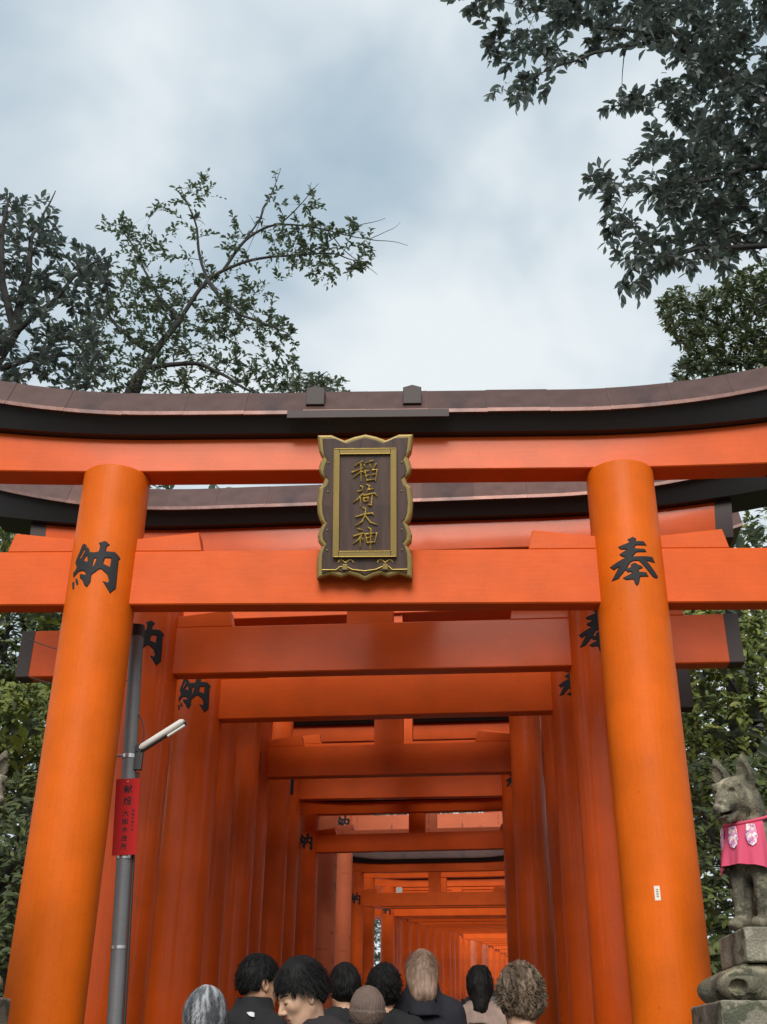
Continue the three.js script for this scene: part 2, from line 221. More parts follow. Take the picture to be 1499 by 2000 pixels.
// ------------------------------------------------------------------ brush characters as geometry
function glyph(polys, strokes, size, n, wrap, height, soft) {   // polys: outlines in one unit square, even-odd; strokes: [[x, y, w], ...]; meshes the inside by marching squares
  const seg = []; for (const p of polys) p.forEach((a, i) => seg.push([a, p[(i + 1) % p.length]]));
  const f = (x, y) => {
    let best = 1e9;
    if (polys.length) { let inside = false, d = 1e9; for (const [a, b] of seg) { if ((a[1] > y) !== (b[1] > y) && x < (b[0] - a[0]) * (y - a[1]) / (b[1] - a[1]) + a[0]) inside = !inside; const ex = b[0] - a[0], ey = b[1] - a[1], t = clamp(((x - a[0]) * ex + (y - a[1]) * ey) / (ex * ex + ey * ey)); d = Math.min(d, Math.hypot(x - a[0] - ex * t, y - a[1] - ey * t)); } best = inside ? -d : d; }
    for (const s of strokes) for (let i = 0; i + 1 < s.length; i++) { const a = s[i], b = s[i + 1], ex = b[0] - a[0], ey = b[1] - a[1], t = clamp(((x - a[0]) * ex + (y - a[1]) * ey) / (ex * ex + ey * ey)); best = Math.min(best, Math.hypot(x - a[0] - ex * t, y - a[1] - ey * t) - lerp(a[2], b[2], t) / 2); }
    return best;
  };
  const w = size[0], h = size[1], nx = n, ny = Math.round(n * h / w), val = []; for (let j = 0; j <= ny; j++) for (let i = 0; i <= nx; i++) val.push(f(i / nx, j / ny * h / w));
  const pos = [], put = (u, v, d) => { const hgt = height * clamp(-d / soft) + 0.0012; pos.push(...wrap((u / nx - 0.5) * w, (0.5 - v / ny) * h, hgt)); };
  for (let j = 0; j < ny; j++) for (let i = 0; i < nx; i++) {
    const c = [[i, j], [i + 1, j], [i + 1, j + 1], [i, j + 1]].map(([a, b]) => [a, b, val[b * (nx + 1) + a]]), out = [];
    for (let k = 0; k < 4; k++) { const a = c[k], b = c[(k + 1) % 4]; if (a[2] < 0) out.push(a); if ((a[2] < 0) !== (b[2] < 0)) { const t = a[2] / (a[2] - b[2]); out.push([lerp(a[0], b[0], t), lerp(a[1], b[1], t), 0]); } }
    for (let k = 1; k + 1 < out.length; k++) { put(...out[0]); put(...out[k + 1]); put(...out[k]); }
  }
  const g = new THREE.BufferGeometry(); g.setAttribute('position', new THREE.Float32BufferAttribute(pos, 3)); g.computeVertexNormals(); return g;
}
const fit = (pts, x0, y0, s) => pts.map(([x, y]) => [(x - x0) / s, (y - y0) / s]);
const NO = [[[285, 1145], [310, 1135], [345, 1165], [340, 1185], [365, 1195], [380, 1225], [380, 1248], [430, 1255], [480, 1245], [495, 1180], [480, 1145], [550, 1118], [600, 1160], [565, 1185], [555, 1238], [650, 1232], [690, 1265], [712, 1295], [690, 1315], [672, 1480], [655, 1640], [588, 1708], [548, 1640], [510, 1578], [560, 1592], [580, 1570], [565, 1505], [500, 1448], [480, 1455], [400, 1520], [390, 1600], [350, 1660], [320, 1628], [300, 1575], [265, 1540], [260, 1490], [300, 1500], [330, 1512], [337, 1495], [310, 1465], [250, 1465], [165, 1520], [155, 1455], [215, 1410], [185, 1340], [200, 1300], [245, 1230]], [[318, 1212], [325, 1225], [270, 1310], [258, 1300]], [[352, 1285], [310, 1340], [358, 1362]], [[430, 1328], [452, 1330], [450, 1350], [418, 1425], [414, 1410]], [[545, 1318], [608, 1315], [592, 1412], [523, 1385]], [[200, 1525], [240, 1555], [250, 1610], [225, 1615], [205, 1570]], [[148, 1565], [190, 1565], [192, 1640], [178, 1662], [160, 1640]]].map((p) => fit(p.map(([x, y]) => [x + 0.139 * (y - 1410), y]), 130, 1112, 600));
const HO = [[[740, 240], [805, 280], [780, 320], [930, 312], [990, 390], [790, 405], [770, 455], [950, 455], [985, 510], [800, 535], [745, 605], [1100, 575], [1155, 680], [985, 675], [1215, 915], [1190, 955], [1130, 965], [1080, 940], [860, 700], [830, 685], [760, 690], [710, 715], [680, 760], [655, 808], [695, 800], [722, 785], [705, 755], [770, 712], [830, 750], [890, 770], [920, 810], [850, 840], [845, 880], [970, 880], [1015, 958], [870, 975], [850, 1080], [820, 1140], [785, 1100], [760, 1020], [640, 1022], [580, 975], [720, 910], [725, 885], [670, 890], [625, 845], [600, 880], [510, 980], [380, 992], [440, 900], [520, 770], [430, 810], [350, 735], [620, 615], [560, 590], [515, 545], [640, 475], [540, 462], [495, 405], [660, 350], [690, 320], [640, 295]]].map((p) => fit(p.map(([x, y]) => [x - 0.1 * (y - 690), y]), 325, 232, 920));
const glyphCache = new Map();
function pillarGlyph(which, r, size, fine) {
  const key = which + r + size + fine; if (!glyphCache.has(key)) glyphCache.set(key, glyph(which === 'left' ? NO : HO, [], [size, size], fine ? 84 : 40, (x, y, o) => { const a = x / r, R = r + o; return [Math.sin(a) * R, y, Math.cos(a) * R]; }, 0.004, 0.014));
  return glyphCache.get(key);
}

// ------------------------------------------------------------------ torii gates
const geoCache = new Map(), cached = (k, f) => { if (!geoCache.has(k)) geoCache.set(k, f()); return geoCache.get(k); };
function torii(o) {
  const { z, yaw, hN, gap = 2.96, dia = 0.44, s = 1, pm, bm, label, x, near = false, half = 2.7, strut = true, turnGlyph = 0 } = o, g0 = ground(z) - 0.02, r = dia / 2;
  const t = thing('torii_gate', label, 'torii gate', V(x, g0, z), -yaw * RAD, 'torii gates of the tunnel'), n = hN - g0, S = gap / 2 + r, shim = n + (o.up ?? 0.95) * s, top = shim + 0.25 * s;
  // pillars, each on a stone foot with a black painted sleeve
  for (const side of [-1, 1]) {
    const pg = cached('p' + r + shim.toFixed(3), () => { const L = new THREE.LatheGeometry([[0.001, 0], [r, 0], [r, shim * 0.33], [r, shim * 0.66], [r, shim - 0.012], [r - 0.004, shim - 0.004], [r - 0.012, shim], [0.001, shim]].map(([a, b]) => new THREE.Vector2(a, b)), 48), u = L.attributes.uv, p = L.attributes.position; for (let i = 0; i < u.count; i++) u.setXY(i, p.getY(i), u.getX(i) * 6.283 * r); return L; });
    const p = mesh('pillar', pg, o.pms ? o.pms[side < 0 ? 0 : 1] : pm, t); p.position.x = side * S; p.rotation.y = side * 0.7 + yaw;
    const gl = mesh('inscription', pillarGlyph(side < 0 ? 'left' : 'right', r, (side < 0 ? 0.36 : 0.345) * Math.max(0.72, s), near), M.ink, p); gl.rotation.y = -p.rotation.y + turnGlyph; gl.position.y = n + (side < 0 ? 0.205 : 0.215) * s;
    mesh('foot_sleeve', cached('f' + r, () => new THREE.CylinderGeometry(r + 0.012, r + 0.012, 0.32, 40, 1).translate(0, 0.16, 0)), M.lacquer, p);
    mesh('foot_stone', cached('s' + r, () => new THREE.LatheGeometry([[0.001, 0.06], [r + 0.03, 0.06], [r + 0.09, 0.03], [r + 0.1, -0.1]].map(([a, b]) => new THREE.Vector2(a, b)), 32)), M.stone, p);
  }
  // tie beam with wedges and black end caps
  const nh = 0.375 * s, nt = 0.07 * Math.max(0.8, s), nuki = mesh('tie_beam', cached('n' + [nt, n, nh, half], () => sweep(bar(-nt, nt, n, n + nh), -half, half, 8)), bm, t);
  for (const side of [-1, 1]) {
    mesh('end_cap', cached('nc' + [nt, n, nh, half, side], () => sweep(bar(-nt - 0.003, nt + 0.003, n - 0.003, n + nh + 0.003), side * half - (side > 0 ? 0.1 : 0.004), side * half + (side > 0 ? 0.004 : 0.1), 1)), M.cap, nuki);
    for (const out of [-1, 1]) {
      const x0 = side * (S + out * (r - 0.05)), dir = side * out, l = 0.44 * s, w = mesh('wedge', cached('w' + [s, nt], () => extrude([[0, 0], [l + 0.03, 0], [l, 0.135 * s], [0, 0.085 * s]], nt * 2 - 0.008, 0.006)), bm, nuki);
      w.position.set(x0, n + nh + 0.001, 0); w.scale.x = dir;
    }
  }
  // strut between tie beam and lintel
  if (strut) mesh('strut', cached('st' + [s, n, shim], () => sweep(bar(-nt * 0.93, nt * 0.93, n + nh - 0.01, shim + 0.01), -0.175 * s, 0.175 * s, 1)), bm, t);
  // lintel and the black top lintel, both rising towards their ends
  const rise = (k) => (xx) => { const d = Math.max(0, Math.abs(xx) - 1.35 * s); return k * d * d / s; }, lh = half + 0.02;
  const li = mesh('lintel', cached('l' + [s, shim, half], () => sweep(bar(-0.1 * s, 0.1 * s, shim, top, 0.006), -lh, lh, 32, (xx, y) => rise(lerp(0.014, 0.05, clamp((y - shim) / (top - shim))))(xx), 0.1, 0.1)), o.lm ?? bm, t);
  for (const side of [-1, 1]) mesh('end_cap', cached('lc' + [s, shim, half, side], () => sweep(bar(-0.1 * s - 0.003, 0.1 * s + 0.003, shim - 0.003, top - 0.002, 0.006), side > 0 ? lh - 0.1 : -lh - 0.03, side > 0 ? lh + 0.03 : -lh + 0.1, 3, (xx, y) => rise(lerp(0.014, 0.05, clamp((y - shim) / (top - shim))))(xx), side < 0 ? 0.1 : -0.1, side > 0 ? 0.1 : -0.1)), M.cap, li);
  const kh = half + 0.42 * s, K = rise(0.085);
  const ka = mesh('top_lintel', cached('k' + [s, top, half], () => sweep([[0.165 * s, top + 0.001], [0.255 * s, top + 0.1 * s], [0.2 * s, top + 0.17 * s], [-0.2 * s, top + 0.17 * s], [-0.255 * s, top + 0.1 * s], [-0.165 * s, top + 0.001]], -kh, kh, 40, (xx, y) => rise(lerp(0.05, 0.085, clamp((y - top) / (0.1 * s))))(xx), 0.25, 0.25)), M.lacquer, t);
  // copper sheathing
  const skin = [[0.272, 0.082], [0.276, 0.085], [0.276, 0.112], [0.256, 0.12], [0.15, 0.335], [-0.15, 0.335], [-0.256, 0.12], [-0.276, 0.112], [-0.276, 0.082], [-0.262, 0.082], [-0.262, 0.105], [0.262, 0.105], [0.262, 0.082]].map(([a, b]) => [a * s, top + b * s]);
  if (near) {
    const w = 0.41, cnt = Math.ceil((kh + 0.12) / w), R = rng(Math.round(-z * 100));
    for (let i = -cnt; i < cnt; i++) { const j = R() * 0.003, c = mesh('copper_sheet', sweep(skin.map(([a, b]) => [a + Math.sign(a) * j, b + j]), i * w + 0.0015, (i + 1) * w - 0.0015 + (R() > 0.5 ? 0.001 : 0), 3, (xx) => K(xx)), M.copper[z > -7 ? 0 : Math.floor(R() * 3)], ka); c.position.y = (R() - 0.5) * 0.003; }
    // raised seams where sheets meet
    for (let i = -cnt + 1; i < cnt; i++) mesh('seam', cached('sm' + [s, top, i], () => sweep(skin.slice(1, 8).map(([a, b]) => [a + Math.sign(a) * 0.004, b + 0.003]), i * w - 0.003, i * w + 0.003, 1, (xx) => K(xx))), M.copper[(i + 9) % 3], ka);
  } else mesh('copper_sheet', cached('c' + [s, top, half], () => sweep(skin, -kh - 0.1, kh + 0.1, 30, (xx) => K(xx))), M.copper[0], ka);
  t.userData.top = undefined; delete t.userData.top;
  return { t, n, shim, top, S, g0 };
}
const ORD = (() => { const a = ['first', 'second', 'third', 'fourth', 'fifth', 'sixth', 'seventh', 'eighth', 'ninth', 'tenth', 'eleventh', 'twelfth', 'thirteenth', 'fourteenth', 'fifteenth', 'sixteenth', 'seventeenth', 'eighteenth', 'nineteenth', 'twentieth'], b = ['twenty', 'thirty', 'forty'], c = ['', '', 'thirtieth', 'fortieth']; for (let i = 21; i < 50; i++) a.push(i % 10 ? b[Math.floor(i / 10) - 2] + ' ' + a[i % 10 - 1] : c[i / 10 - 1]); return a; })();
const G1 = torii({ label: 'large orange torii gate carrying the dark plaque, at the tunnel mouth', x: -0.12, z: -6.39, yaw: 2.4, hN: 4.14, pm: M.pillar, bm: M.beam, lm: M.lintel, near: true, half: 2.78, strut: true });
torii({ label: 'second torii gate of the tunnel, glossy, close behind the plaque gate', x: -0.09, z: -7.73, yaw: 5.8, hN: 4.15, pm: M.gloss, bm: M.gloss, near: true, half: 2.72 });
torii({ label: 'third torii gate of the tunnel, counted from the plaque gate', x: 0.02, z: -9.37, yaw: 7.4, hN: 4.28, pm: M.gloss2, bm: M.gloss2, near: true, half: 2.68 });
{ const q = at(459, 1425, 10.85); torii({ label: 'fourth torii gate of the tunnel, hidden close behind the third', x: q.x + 1.56, z: -10.75, yaw: 7.2, hN: 4.76, gap: 3.12, dia: 0.42, pm: M.gloss2, bm: M.satin, half: 2.6 }); }
torii({ label: 'fifth torii gate of the tunnel, with slim very glossy pillars', x: 0.03, z: -12.2, yaw: 7, hN: 5.2, gap: 2.88, dia: 0.36, s: 0.85, pm: M.gloss, bm: M.gloss2, half: 2.5 });
torii({ label: 'sixth torii gate of the tunnel, counted from the plaque gate', x: 0.1, z: -13.05, yaw: 8.2, hN: 4.61, pm: M.gloss2, bm: M.satin });
{ const q = at(568, 1425, 14.5); torii({ label: 'seventh torii gate of the tunnel, its tie beam higher than the sixth', x: q.x + 1.5, z: -14.5, yaw: 8, hN: 5.02, gap: 3, dia: 0.4, pm: M.satin, bm: M.satin }); }
torii({ label: 'eighth torii gate of the tunnel, counted from the plaque gate', x: 0.29, z: -15.95, yaw: 7.6, hN: 4.95, up: 0.84, pm: M.satin, bm: M.satin });
// the gates beyond: inner edge of the left pillar (pixel at row y), depth, tie beam's lower edge (row), scale, pillar width, worn or not
const DEEP = [[617, 1800, 16.9, 1667, 0.7, 0.32, 'satin'], [655, 1800, 18.2, 1657, 0.72, 0.38, 'worn'], [686, 1800, 22.4, 1629, 0.9, 0.34, 'worn'], [709, 1820, 24.0, 1772, 0.72, 0.28, 'satin'], [731, 1850, 25.6, 1776, 0.68, 0.3, 'satin'], [771, 1850, 27.6, 1791, 0.7, 0.34, 'gloss2'], [784, 1850, 29.6, 1796, 0.65, 0.26, 'worn'], [820, 1850, 32.0, 1808, 0.7, 0.32, 'satin'], [851, 1860, 34.5, 1813, 0.68, 0.3, 'satin'], [881, 1860, 37.2, 1818, 0.7, 0.34, 'satin'], [899, 1870, 40, 1824, 0.66, 0.28, 'gloss2'], [908, 1870, 42.5, 1835, 0.68, 0.3, 'satin'], [931, 1870, 47.5, 1840, 0.66, 0.3, 'worn'], [955, 1880, 51, 1848, 0.68, 0.32, 'worn'], [979, 1880, 58, 1862, 0.68, 0.34, 'satin'], [1000, 1890, 64, 1872, 0.68, 0.34, 'satin']];
// between the ones that can be told apart the row stands closer
const ROW = []; DEEP.forEach((a, i) => { ROW.push(a); const b = DEEP[i + 1]; if (b && i > 2 && b[2] - a[2] > (i > 4 && i < 8 ? 1.5 : 2.6)) ROW.push([...[0, 1, 2, 3, 4, 5].map((k) => lerp(a[k], b[k], 0.5)), i % 3 ? 'satin' : 'gloss2']); });
ROW.forEach(([px, row, D, y, s, dia, m], i) => {
  const yaw = 11 - i * 0.06, inner = at(px, row, D), h = at(px + 60, y, D).y, gap = 3.05;
  torii({ label: ORD[i + 8] + ' torii gate of the tunnel, deep inside, counted from the plaque gate', x: inner.x + (gap / 2) * Math.cos(yaw * RAD), z: -D + gap / 2 * Math.sin(yaw * RAD), yaw, hN: h, gap, dia, s, up: i ? 0.95 : 0.8, pm: M[m], bm: M[m === 'worn' && i > 2 ? 'satin' : m], half: 2.35 });
});

// ------------------------------------------------------------------ plaque hanging on the first gate
{
  const k = 0.62 / 618, L = [[237, 508], [242, 570], [250, 620], [274, 662], [258, 690], [246, 740], [262, 775], [287, 800], [274, 838], [250, 860], [246, 900], [240, 960], [246, 1030], [262, 1078], [280, 1098], [264, 1125], [247, 1170], [252, 1210], [278, 1242], [262, 1265], [248, 1310], [244, 1380], [247, 1450]];
  const P = ([x, y]) => [(x - 547) * k, (980 - y) * k], mir = ([x, y]) => [1094 - x, y];
  const topE = [[855, 508], [765, 508], [720, 528], [680, 545], [620, 522], [548, 505], [474, 522], [414, 545], [374, 528], [330, 508]], bottomE = [[330, 1425], [400, 1442], [450, 1425], [500, 1440], [548, 1462], [600, 1440], [650, 1425], [694, 1442], [764, 1425]];
  const outline = [...L, ...bottomE, ...L.slice().reverse().map(mir), ...topE.slice(1)].map(P);
  const gate = G1.t, pos = V(0.012, 4.735, 0.25).applyAxisAngle(V(0, 1, 0), gate.rotation.y).add(V(gate.position.x, 0, gate.position.z));
  const t = thing('shrine_plaque', 'dark plaque with scalloped gilt frame and gold characters, on the gate', 'plaque', pos); t.rotation.order = 'YXZ'; t.rotation.set(14 * RAD, gate.rotation.y, 0);
  mesh('frame', extrude(outline, 0.11, 0.016).translate(0, 0, -0.018), M.agedgold, t);
  const inset = outline.map(([x, y]) => [x * 0.89, y * 0.94 + 0.002]);
  mesh('frame_face', extrude(inset, 0.02, 0.004).translate(0, 0, 0.034), M.plaque, t);
  const rect = (x0, y0, x1, y1) => [P([x0, y0]), P([x1, y0]), P([x1, y1]), P([x0, y1])], bx = (x0, y0, x1, y1, z, d) => { const a = P([x0, y0]), b = P([x1, y1]); return rbox(b[0] - a[0], a[1] - b[1], d, 0.004, (a[0] + b[0]) / 2, (a[1] + b[1]) / 2, z); };
  for (const q of [[350, 612, 385, 1318], [713, 612, 748, 1318], [385.5, 612, 712.5, 648], [385.5, 1282, 712.5, 1318]]) mesh('gilt_border', bx(...q, 0.05, 0.034), M.agedgold, t);
  for (const q of [[349, 611, 353, 1319], [745, 611, 749, 1319], [381, 645, 386, 1285], [712, 645, 717, 1285], [353.5, 611, 744.5, 616], [386.5, 645, 711.5, 650], [386.5, 1280, 711.5, 1285], [353.5, 1314, 744.5, 1319]]) mesh('gilt_edge', bx(...q, 0.062, 0.018), M.gold, t);
  mesh('board', bx(385, 648, 713, 1282, 0.045, 0.016), M.plaque, t);
  const ST = [
    [[405, 155], [245, 250]], [[200, 375], [420, 290]], [[372, 215], [376, 555]], [[360, 370], [230, 482]], [[385, 355], [440, 385]], [[600, 145], [460, 190]], [[432, 230], [462, 275]], [[540, 222], [552, 282]], [[665, 215], [600, 310]], [[460, 352], [530, 345]], [[450, 340], [485, 540]], [[460, 450], [530, 432]], [[590, 328], [690, 325]], [[682, 330], [652, 552]], [[588, 425], [650, 412]], [[485, 537], [645, 515]],
    [[320, 752], [400, 735]], [[365, 648], [410, 668], [398, 735]], [[482, 618], [540, 650], [488, 752]], [[510, 716], [608, 705]], [[412, 800], [330, 890], [235, 965]], [[366, 880], [366, 1042]], [[420, 828], [640, 790], [682, 850]], [[420, 882], [520, 870], [505, 942]], [[425, 885], [440, 948], [508, 945]], [[592, 838], [572, 1022], [510, 1010]],
    [[285, 1247], [450, 1195], [600, 1178], [618, 1222]], [[420, 1068], [470, 1105], [455, 1222], [400, 1340], [280, 1418]], [[458, 1230], [560, 1358], [682, 1402]],
    [[328, 1480], [412, 1502]], [[240, 1622], [415, 1562], [402, 1600]], [[390, 1605], [330, 1692], [235, 1762]], [[366, 1680], [366, 1822]], [[385, 1650], [422, 1702]], [[450, 1582], [680, 1560]], [[460, 1590], [500, 1750]], [[680, 1568], [642, 1748]], [[480, 1668], [592, 1625]], [[495, 1748], [642, 1735]], [[520, 1458], [570, 1492], [552, 1872]],
  ].map((s) => s.map(([x, y], i) => [(x - 150) / 600, (y - 100) / 600, (i === s.length - 1 ? 0.046 : 0.07)]));
  const chars = [[0, 16], [16, 26], [26, 29], [29, 40]], kk = 0.62 / 185;
  for (const [a, b] of chars) { const gl = mesh('character', glyph([], ST.slice(a, b), [60 * kk, 180 * kk], 84, (x, y, o) => [x, y, o], 0.012, 0.024), M.gold, t); const c = P([0, 0]); gl.position.set((715 - 714.5) * kk + c[0] * 0, (991 - 990) * kk, 0.0535); }
  // gilt curls and clasps along the foot of the frame
  const curl = (x0, dir) => tube([[0, 14], [6, 0], [22, -4], [36, 8], [46, 16], [56, 8], [70, -4], [88, 0], [96, 16]].map(([x, y]) => { const q = P([x0 + dir * x, 1336 + y]); return V(q[0], q[1], 0.046); }), 0.0055, 6);
  mesh('gilt_curl', curl(383, 1), M.gold, t); mesh('gilt_curl', curl(724, -1), M.gold, t);
  for (const x of [425, 678]) mesh('clasp', bx(x - 17, 1360, x + 17, 1398, 0.046, 0.02), M.agedgold, t);
  mesh('gilt_line', tube([[282, 1395], [370, 1396], [392, 1376], [440, 1378], [470, 1394], [548, 1404], [620, 1394], [655, 1378], [700, 1376], [722, 1396], [815, 1395]].map((p) => { const q = P(p); return V(q[0], q[1], 0.046); }), 0.0045, 6), M.gold, t);
  for (const y of [700, 890, 1140, 1270]) for (const s of [-1, 1]) { const p = P([547 + s * 235, y]); mesh('gilt_rivet', new THREE.SphereGeometry(0.007, 8, 6).translate(p[0], p[1], 0.044), M.agedgold, t); }
}
// ridge caps: two copper blocks, their shade painted in as a dark colour, and a drip board on the roof of the first gate
{
  const ka = G1.t.children.find((c) => c.name === 'top_lintel'), y = G1.top;
  for (const px of [620, 808]) { const q = at(px, 780, 6.2).x + 0.12; const b = mesh('ridge_block', extrude([[-0.062, 0], [0.062, 0], [0.062, 0.13], [0, 0.15], [-0.062, 0.13]], 0.50, 0.004), M.cap, ka); b.position.set(q, y + 0.175, 0); }
  mesh('drip_board', sweep(bar(0.279, 0.289, y + 0.045, y + 0.105, 0.002), -0.52, 0.56, 2), M.cap, ka);
}
{ // paper label stuck to the right pillar
  const p = G1.t.children.filter((c) => c.name === 'pillar')[1], c = document.createElement('canvas'); c.width = 64; c.height = 160; const x = c.getContext('2d'); x.fillStyle = '#e9e2d2'; x.fillRect(0, 0, 64, 160); x.fillStyle = '#7a6a60'; for (let i = 0; i < 5; i++) x.fillRect(20, 34 + i * 20, 26, 11); x.strokeStyle = '#b8ad9c'; x.strokeRect(4, 4, 56, 152);
  const tx = new THREE.CanvasTexture(c); tx.colorSpace = THREE.SRGBColorSpace;
  const g = new THREE.CylinderGeometry(0.2215, 0.2215, 0.075, 6, 1, true, -0.07, 0.14), l = mesh('paper_label', g, mat({ map: tx, roughness: 0.8, side: THREE.DoubleSide }), p); l.rotation.y = -p.rotation.y - 0.3; l.position.y = at(1260, 1746, 6.15).y - G1.g0;
}

// ------------------------------------------------------------------ lamp post, its sign, cables
{
  const D = 6.85, a = at(269, 1224, D), b = at(225, 1983, D), g = ground(-D) - 0.01, dir = b.clone().sub(a).normalize(), foot = a.clone().addScaledVector(dir, (g - a.y) / dir.y), on = (y) => a.clone().addScaledVector(dir, (y - a.y) / dir.y);
  const t = thing('lamp_post', 'grey steel lamp post with slanted white lamp beside the left pillar', 'lamp post', V(foot.x, g, foot.z)), rel = (v) => v.clone().sub(t.position), R = 0.045;
  mesh('pole', tube([rel(foot), rel(on(2)), rel(on(3.2)), rel(a)], R, 20), M.steel, t);
  mesh('pole_cap', tube([rel(on(a.y - 0.075)), rel(a).add(V(0, 0.004, 0))], R + 0.004, 20), M.dark, t);
  const cy = at(250, 1478, D).y, c = rel(on(cy));
  mesh('clamp_band', tube([c.clone().add(V(0, -0.012, 0)), c.clone().add(V(0, 0.012, 0))], R + 0.004, 20), M.bright, t);
  mesh('clamp_bolt', new THREE.CylinderGeometry(0.009, 0.009, 0.05, 8).rotateZ(1.57).translate(c.x - R - 0.012, c.y, c.z + 0.02), M.bright, t);
  const hinge = rel(at(266, 1466, D - 0.03)), end = rel(at(360, 1407, D - 0.12));
  mesh('bracket', mergeGeometries([rbox(0.05, 0.16, 0.03, 0.004, c.x + R + 0.018, c.y - 0.01, c.z + 0.02), tube([V(c.x + R + 0.02, c.y + 0.02, c.z + 0.02), hinge], 0.013, 8)].map((q) => q.index ? q.toNonIndexed() : q)), M.dark, t);
  const u = end.clone().sub(hinge).normalize(), dn = V(u.y, -u.x, 0).normalize();
  const lamp = mesh('lamp_head', tube([hinge.clone().addScaledVector(u, 0.03), hinge.clone().addScaledVector(u, 0.05), end.clone().addScaledVector(u, -0.02), end], [0.012, 0.021, 0.021, 0.01], 12), M.whiteplastic, t);
  mesh('lamp_tube', tube([hinge.clone().lerp(end, 0.62).addScaledVector(dn, 0.031), hinge.clone().lerp(end, 0.98).addScaledVector(dn, 0.031)], 0.009, 8), M.whiteplastic, lamp);
  mesh('lamp_tray', tube([hinge.clone().lerp(end, 0.08).addScaledVector(dn, 0.018).add(V(0, 0, -0.01)), end.clone().addScaledVector(dn, 0.018).add(V(0, 0, -0.01))], 0.015, 8), M.dark, lamp);
  mesh('lamp_cable', tube(new THREE.CatmullRomCurve3([rel(on(cy + 0.27)).add(V(R, 0, 0.02)), rel(on(cy + 0.2)).add(V(R + 0.035, 0, 0.03)), rel(on(cy + 0.1)).add(V(R + 0.04, 0, 0.03)), hinge.clone().add(V(0.005, 0.02, 0))]).getPoints(12), 0.004, 5), M.dark, t);
  mesh('conduit', tube([rel(on(g + 0.02)).add(V(R + 0.012, 0, 0.0)), rel(on(2.4)).add(V(R + 0.012, 0, 0)), rel(on(cy - 0.1)).add(V(R + 0.012, 0, 0))], 0.009, 8), M.dark, t);
  for (const yy of [cy - 0.3, cy - 0.62, 2.15, 4.1]) mesh('strap', tube([rel(on(yy - 0.009)), rel(on(yy + 0.009))], R + 0.003, 20), M.bright, t);
  // vertical red sign
  const s0 = at(251, 1521, D - 0.055), s1 = at(243, 1670, D - 0.055), w = 0.148, h = s0.distanceTo(s1), cv = document.createElement('canvas'); cv.width = 192; cv.height = Math.round(192 * h / w); const x = cv.getContext('2d');
  x.fillStyle = '#b31512'; x.fillRect(0, 0, cv.width, cv.height); x.fillStyle = '#d8d0c0'; x.beginPath(); x.arc(96, 22, 5, 0, 7); x.fill();
  x.strokeStyle = '#1d1620'; x.lineCap = 'round';
  const draw = (cx, cy2, s, lw, strokes) => { x.lineWidth = lw; for (const st of strokes) { x.beginPath(); st.forEach(([px, py], i) => x[i ? 'lineTo' : 'moveTo'](cx + (px - 0.5) * s, cy2 + (py - 0.5) * s)); x.stroke(); } };
  const KEN = [[[0.05, 0.2], [0.5, 0.18]], [[0.27, 0], [0.27, 0.32]], [[0.05, 0.36], [0.05, 0.98]], [[0.05, 0.36], [0.5, 0.36], [0.5, 0.96]], [[0.15, 0.55], [0.42, 0.55]], [[0.15, 0.72], [0.42, 0.72]], [[0.28, 0.45], [0.28, 0.95]], [[0.58, 0.35], [1, 0.32]], [[0.78, 0.02], [0.78, 0.4], [0.58, 0.98]], [[0.78, 0.4], [1, 0.95]], [[0.9, 0.08], [0.97, 0.2]]];
  const TOU = [[[0.2, 0], [0.18, 0.5], [0, 0.98]], [[0.05, 0.25], [0.1, 0.4]], [[0.36, 0.2], [0.28, 0.42]], [[0.2, 0.6], [0.36, 0.9]], [[0.45, 0.08], [0.65, 0.05], [0.42, 0.38]], [[0.75, 0], [0.98, 0.35]], [[0.9, 0.05], [0.78, 0.2]], [[0.55, 0.4], [0.85, 0.4]], [[0.52, 0.52], [0.9, 0.52], [0.88, 0.72], [0.54, 0.72], [0.52, 0.52]], [[0.6, 0.78], [0.63, 0.9]], [[0.84, 0.76], [0.78, 0.9]], [[0.42, 0.96], [1, 0.95]]];
  const DAI = [[[0.05, 0.36], [0.95, 0.34]], [[0.5, 0], [0.48, 0.5], [0.05, 1]], [[0.5, 0.45], [0.98, 1]]], FUNE = [[[0.2, 0], [0.12, 0.15]], [[0.08, 0.15], [0.05, 0.98]], [[0.08, 0.15], [0.4, 0.15], [0.4, 0.95]], [[0, 0.5], [0.48, 0.5]], [[0.65, 0.05], [0.52, 0.4]], [[0.8, 0.05], [0.98, 0.4]], [[0.58, 0.55], [0.95, 0.55], [0.93, 0.92], [0.6, 0.92], [0.58, 0.55]]];
  const KI = [[[0.05, 0.3], [0.95, 0.3]], [[0.5, 0], [0.5, 1]], [[0.48, 0.32], [0.05, 0.85]], [[0.52, 0.32], [0.95, 0.85]]], SAN = [[[0.5, 0], [0.5, 0.12]], [[0.15, 0.14], [0.88, 0.14]], [[0.12, 0.36], [0.95, 0.36]], [[0.14, 0.36], [0.02, 1]], [[0.4, 0.48], [0.9, 0.48]], [[0.38, 0.7], [0.88, 0.7]], [[0.25, 0.95], [0.98, 0.95]], [[0.62, 0.4], [0.62, 0.95]]], SHO = [[[0.05, 0.08], [0.45, 0.06]], [[0.1, 0.25], [0.08, 0.6], [0, 1]], [[0.1, 0.25], [0.42, 0.25], [0.42, 0.5], [0.1, 0.5]], [[0.9, 0], [0.6, 0.15], [0.58, 0.6], [0.48, 1]], [[0.6, 0.38], [1, 0.36]], [[0.8, 0.38], [0.8, 1]]];
  const H = cv.height; draw(100, H * 0.14, 62, 8, KEN); draw(100, H * 0.3, 62, 7, TOU);
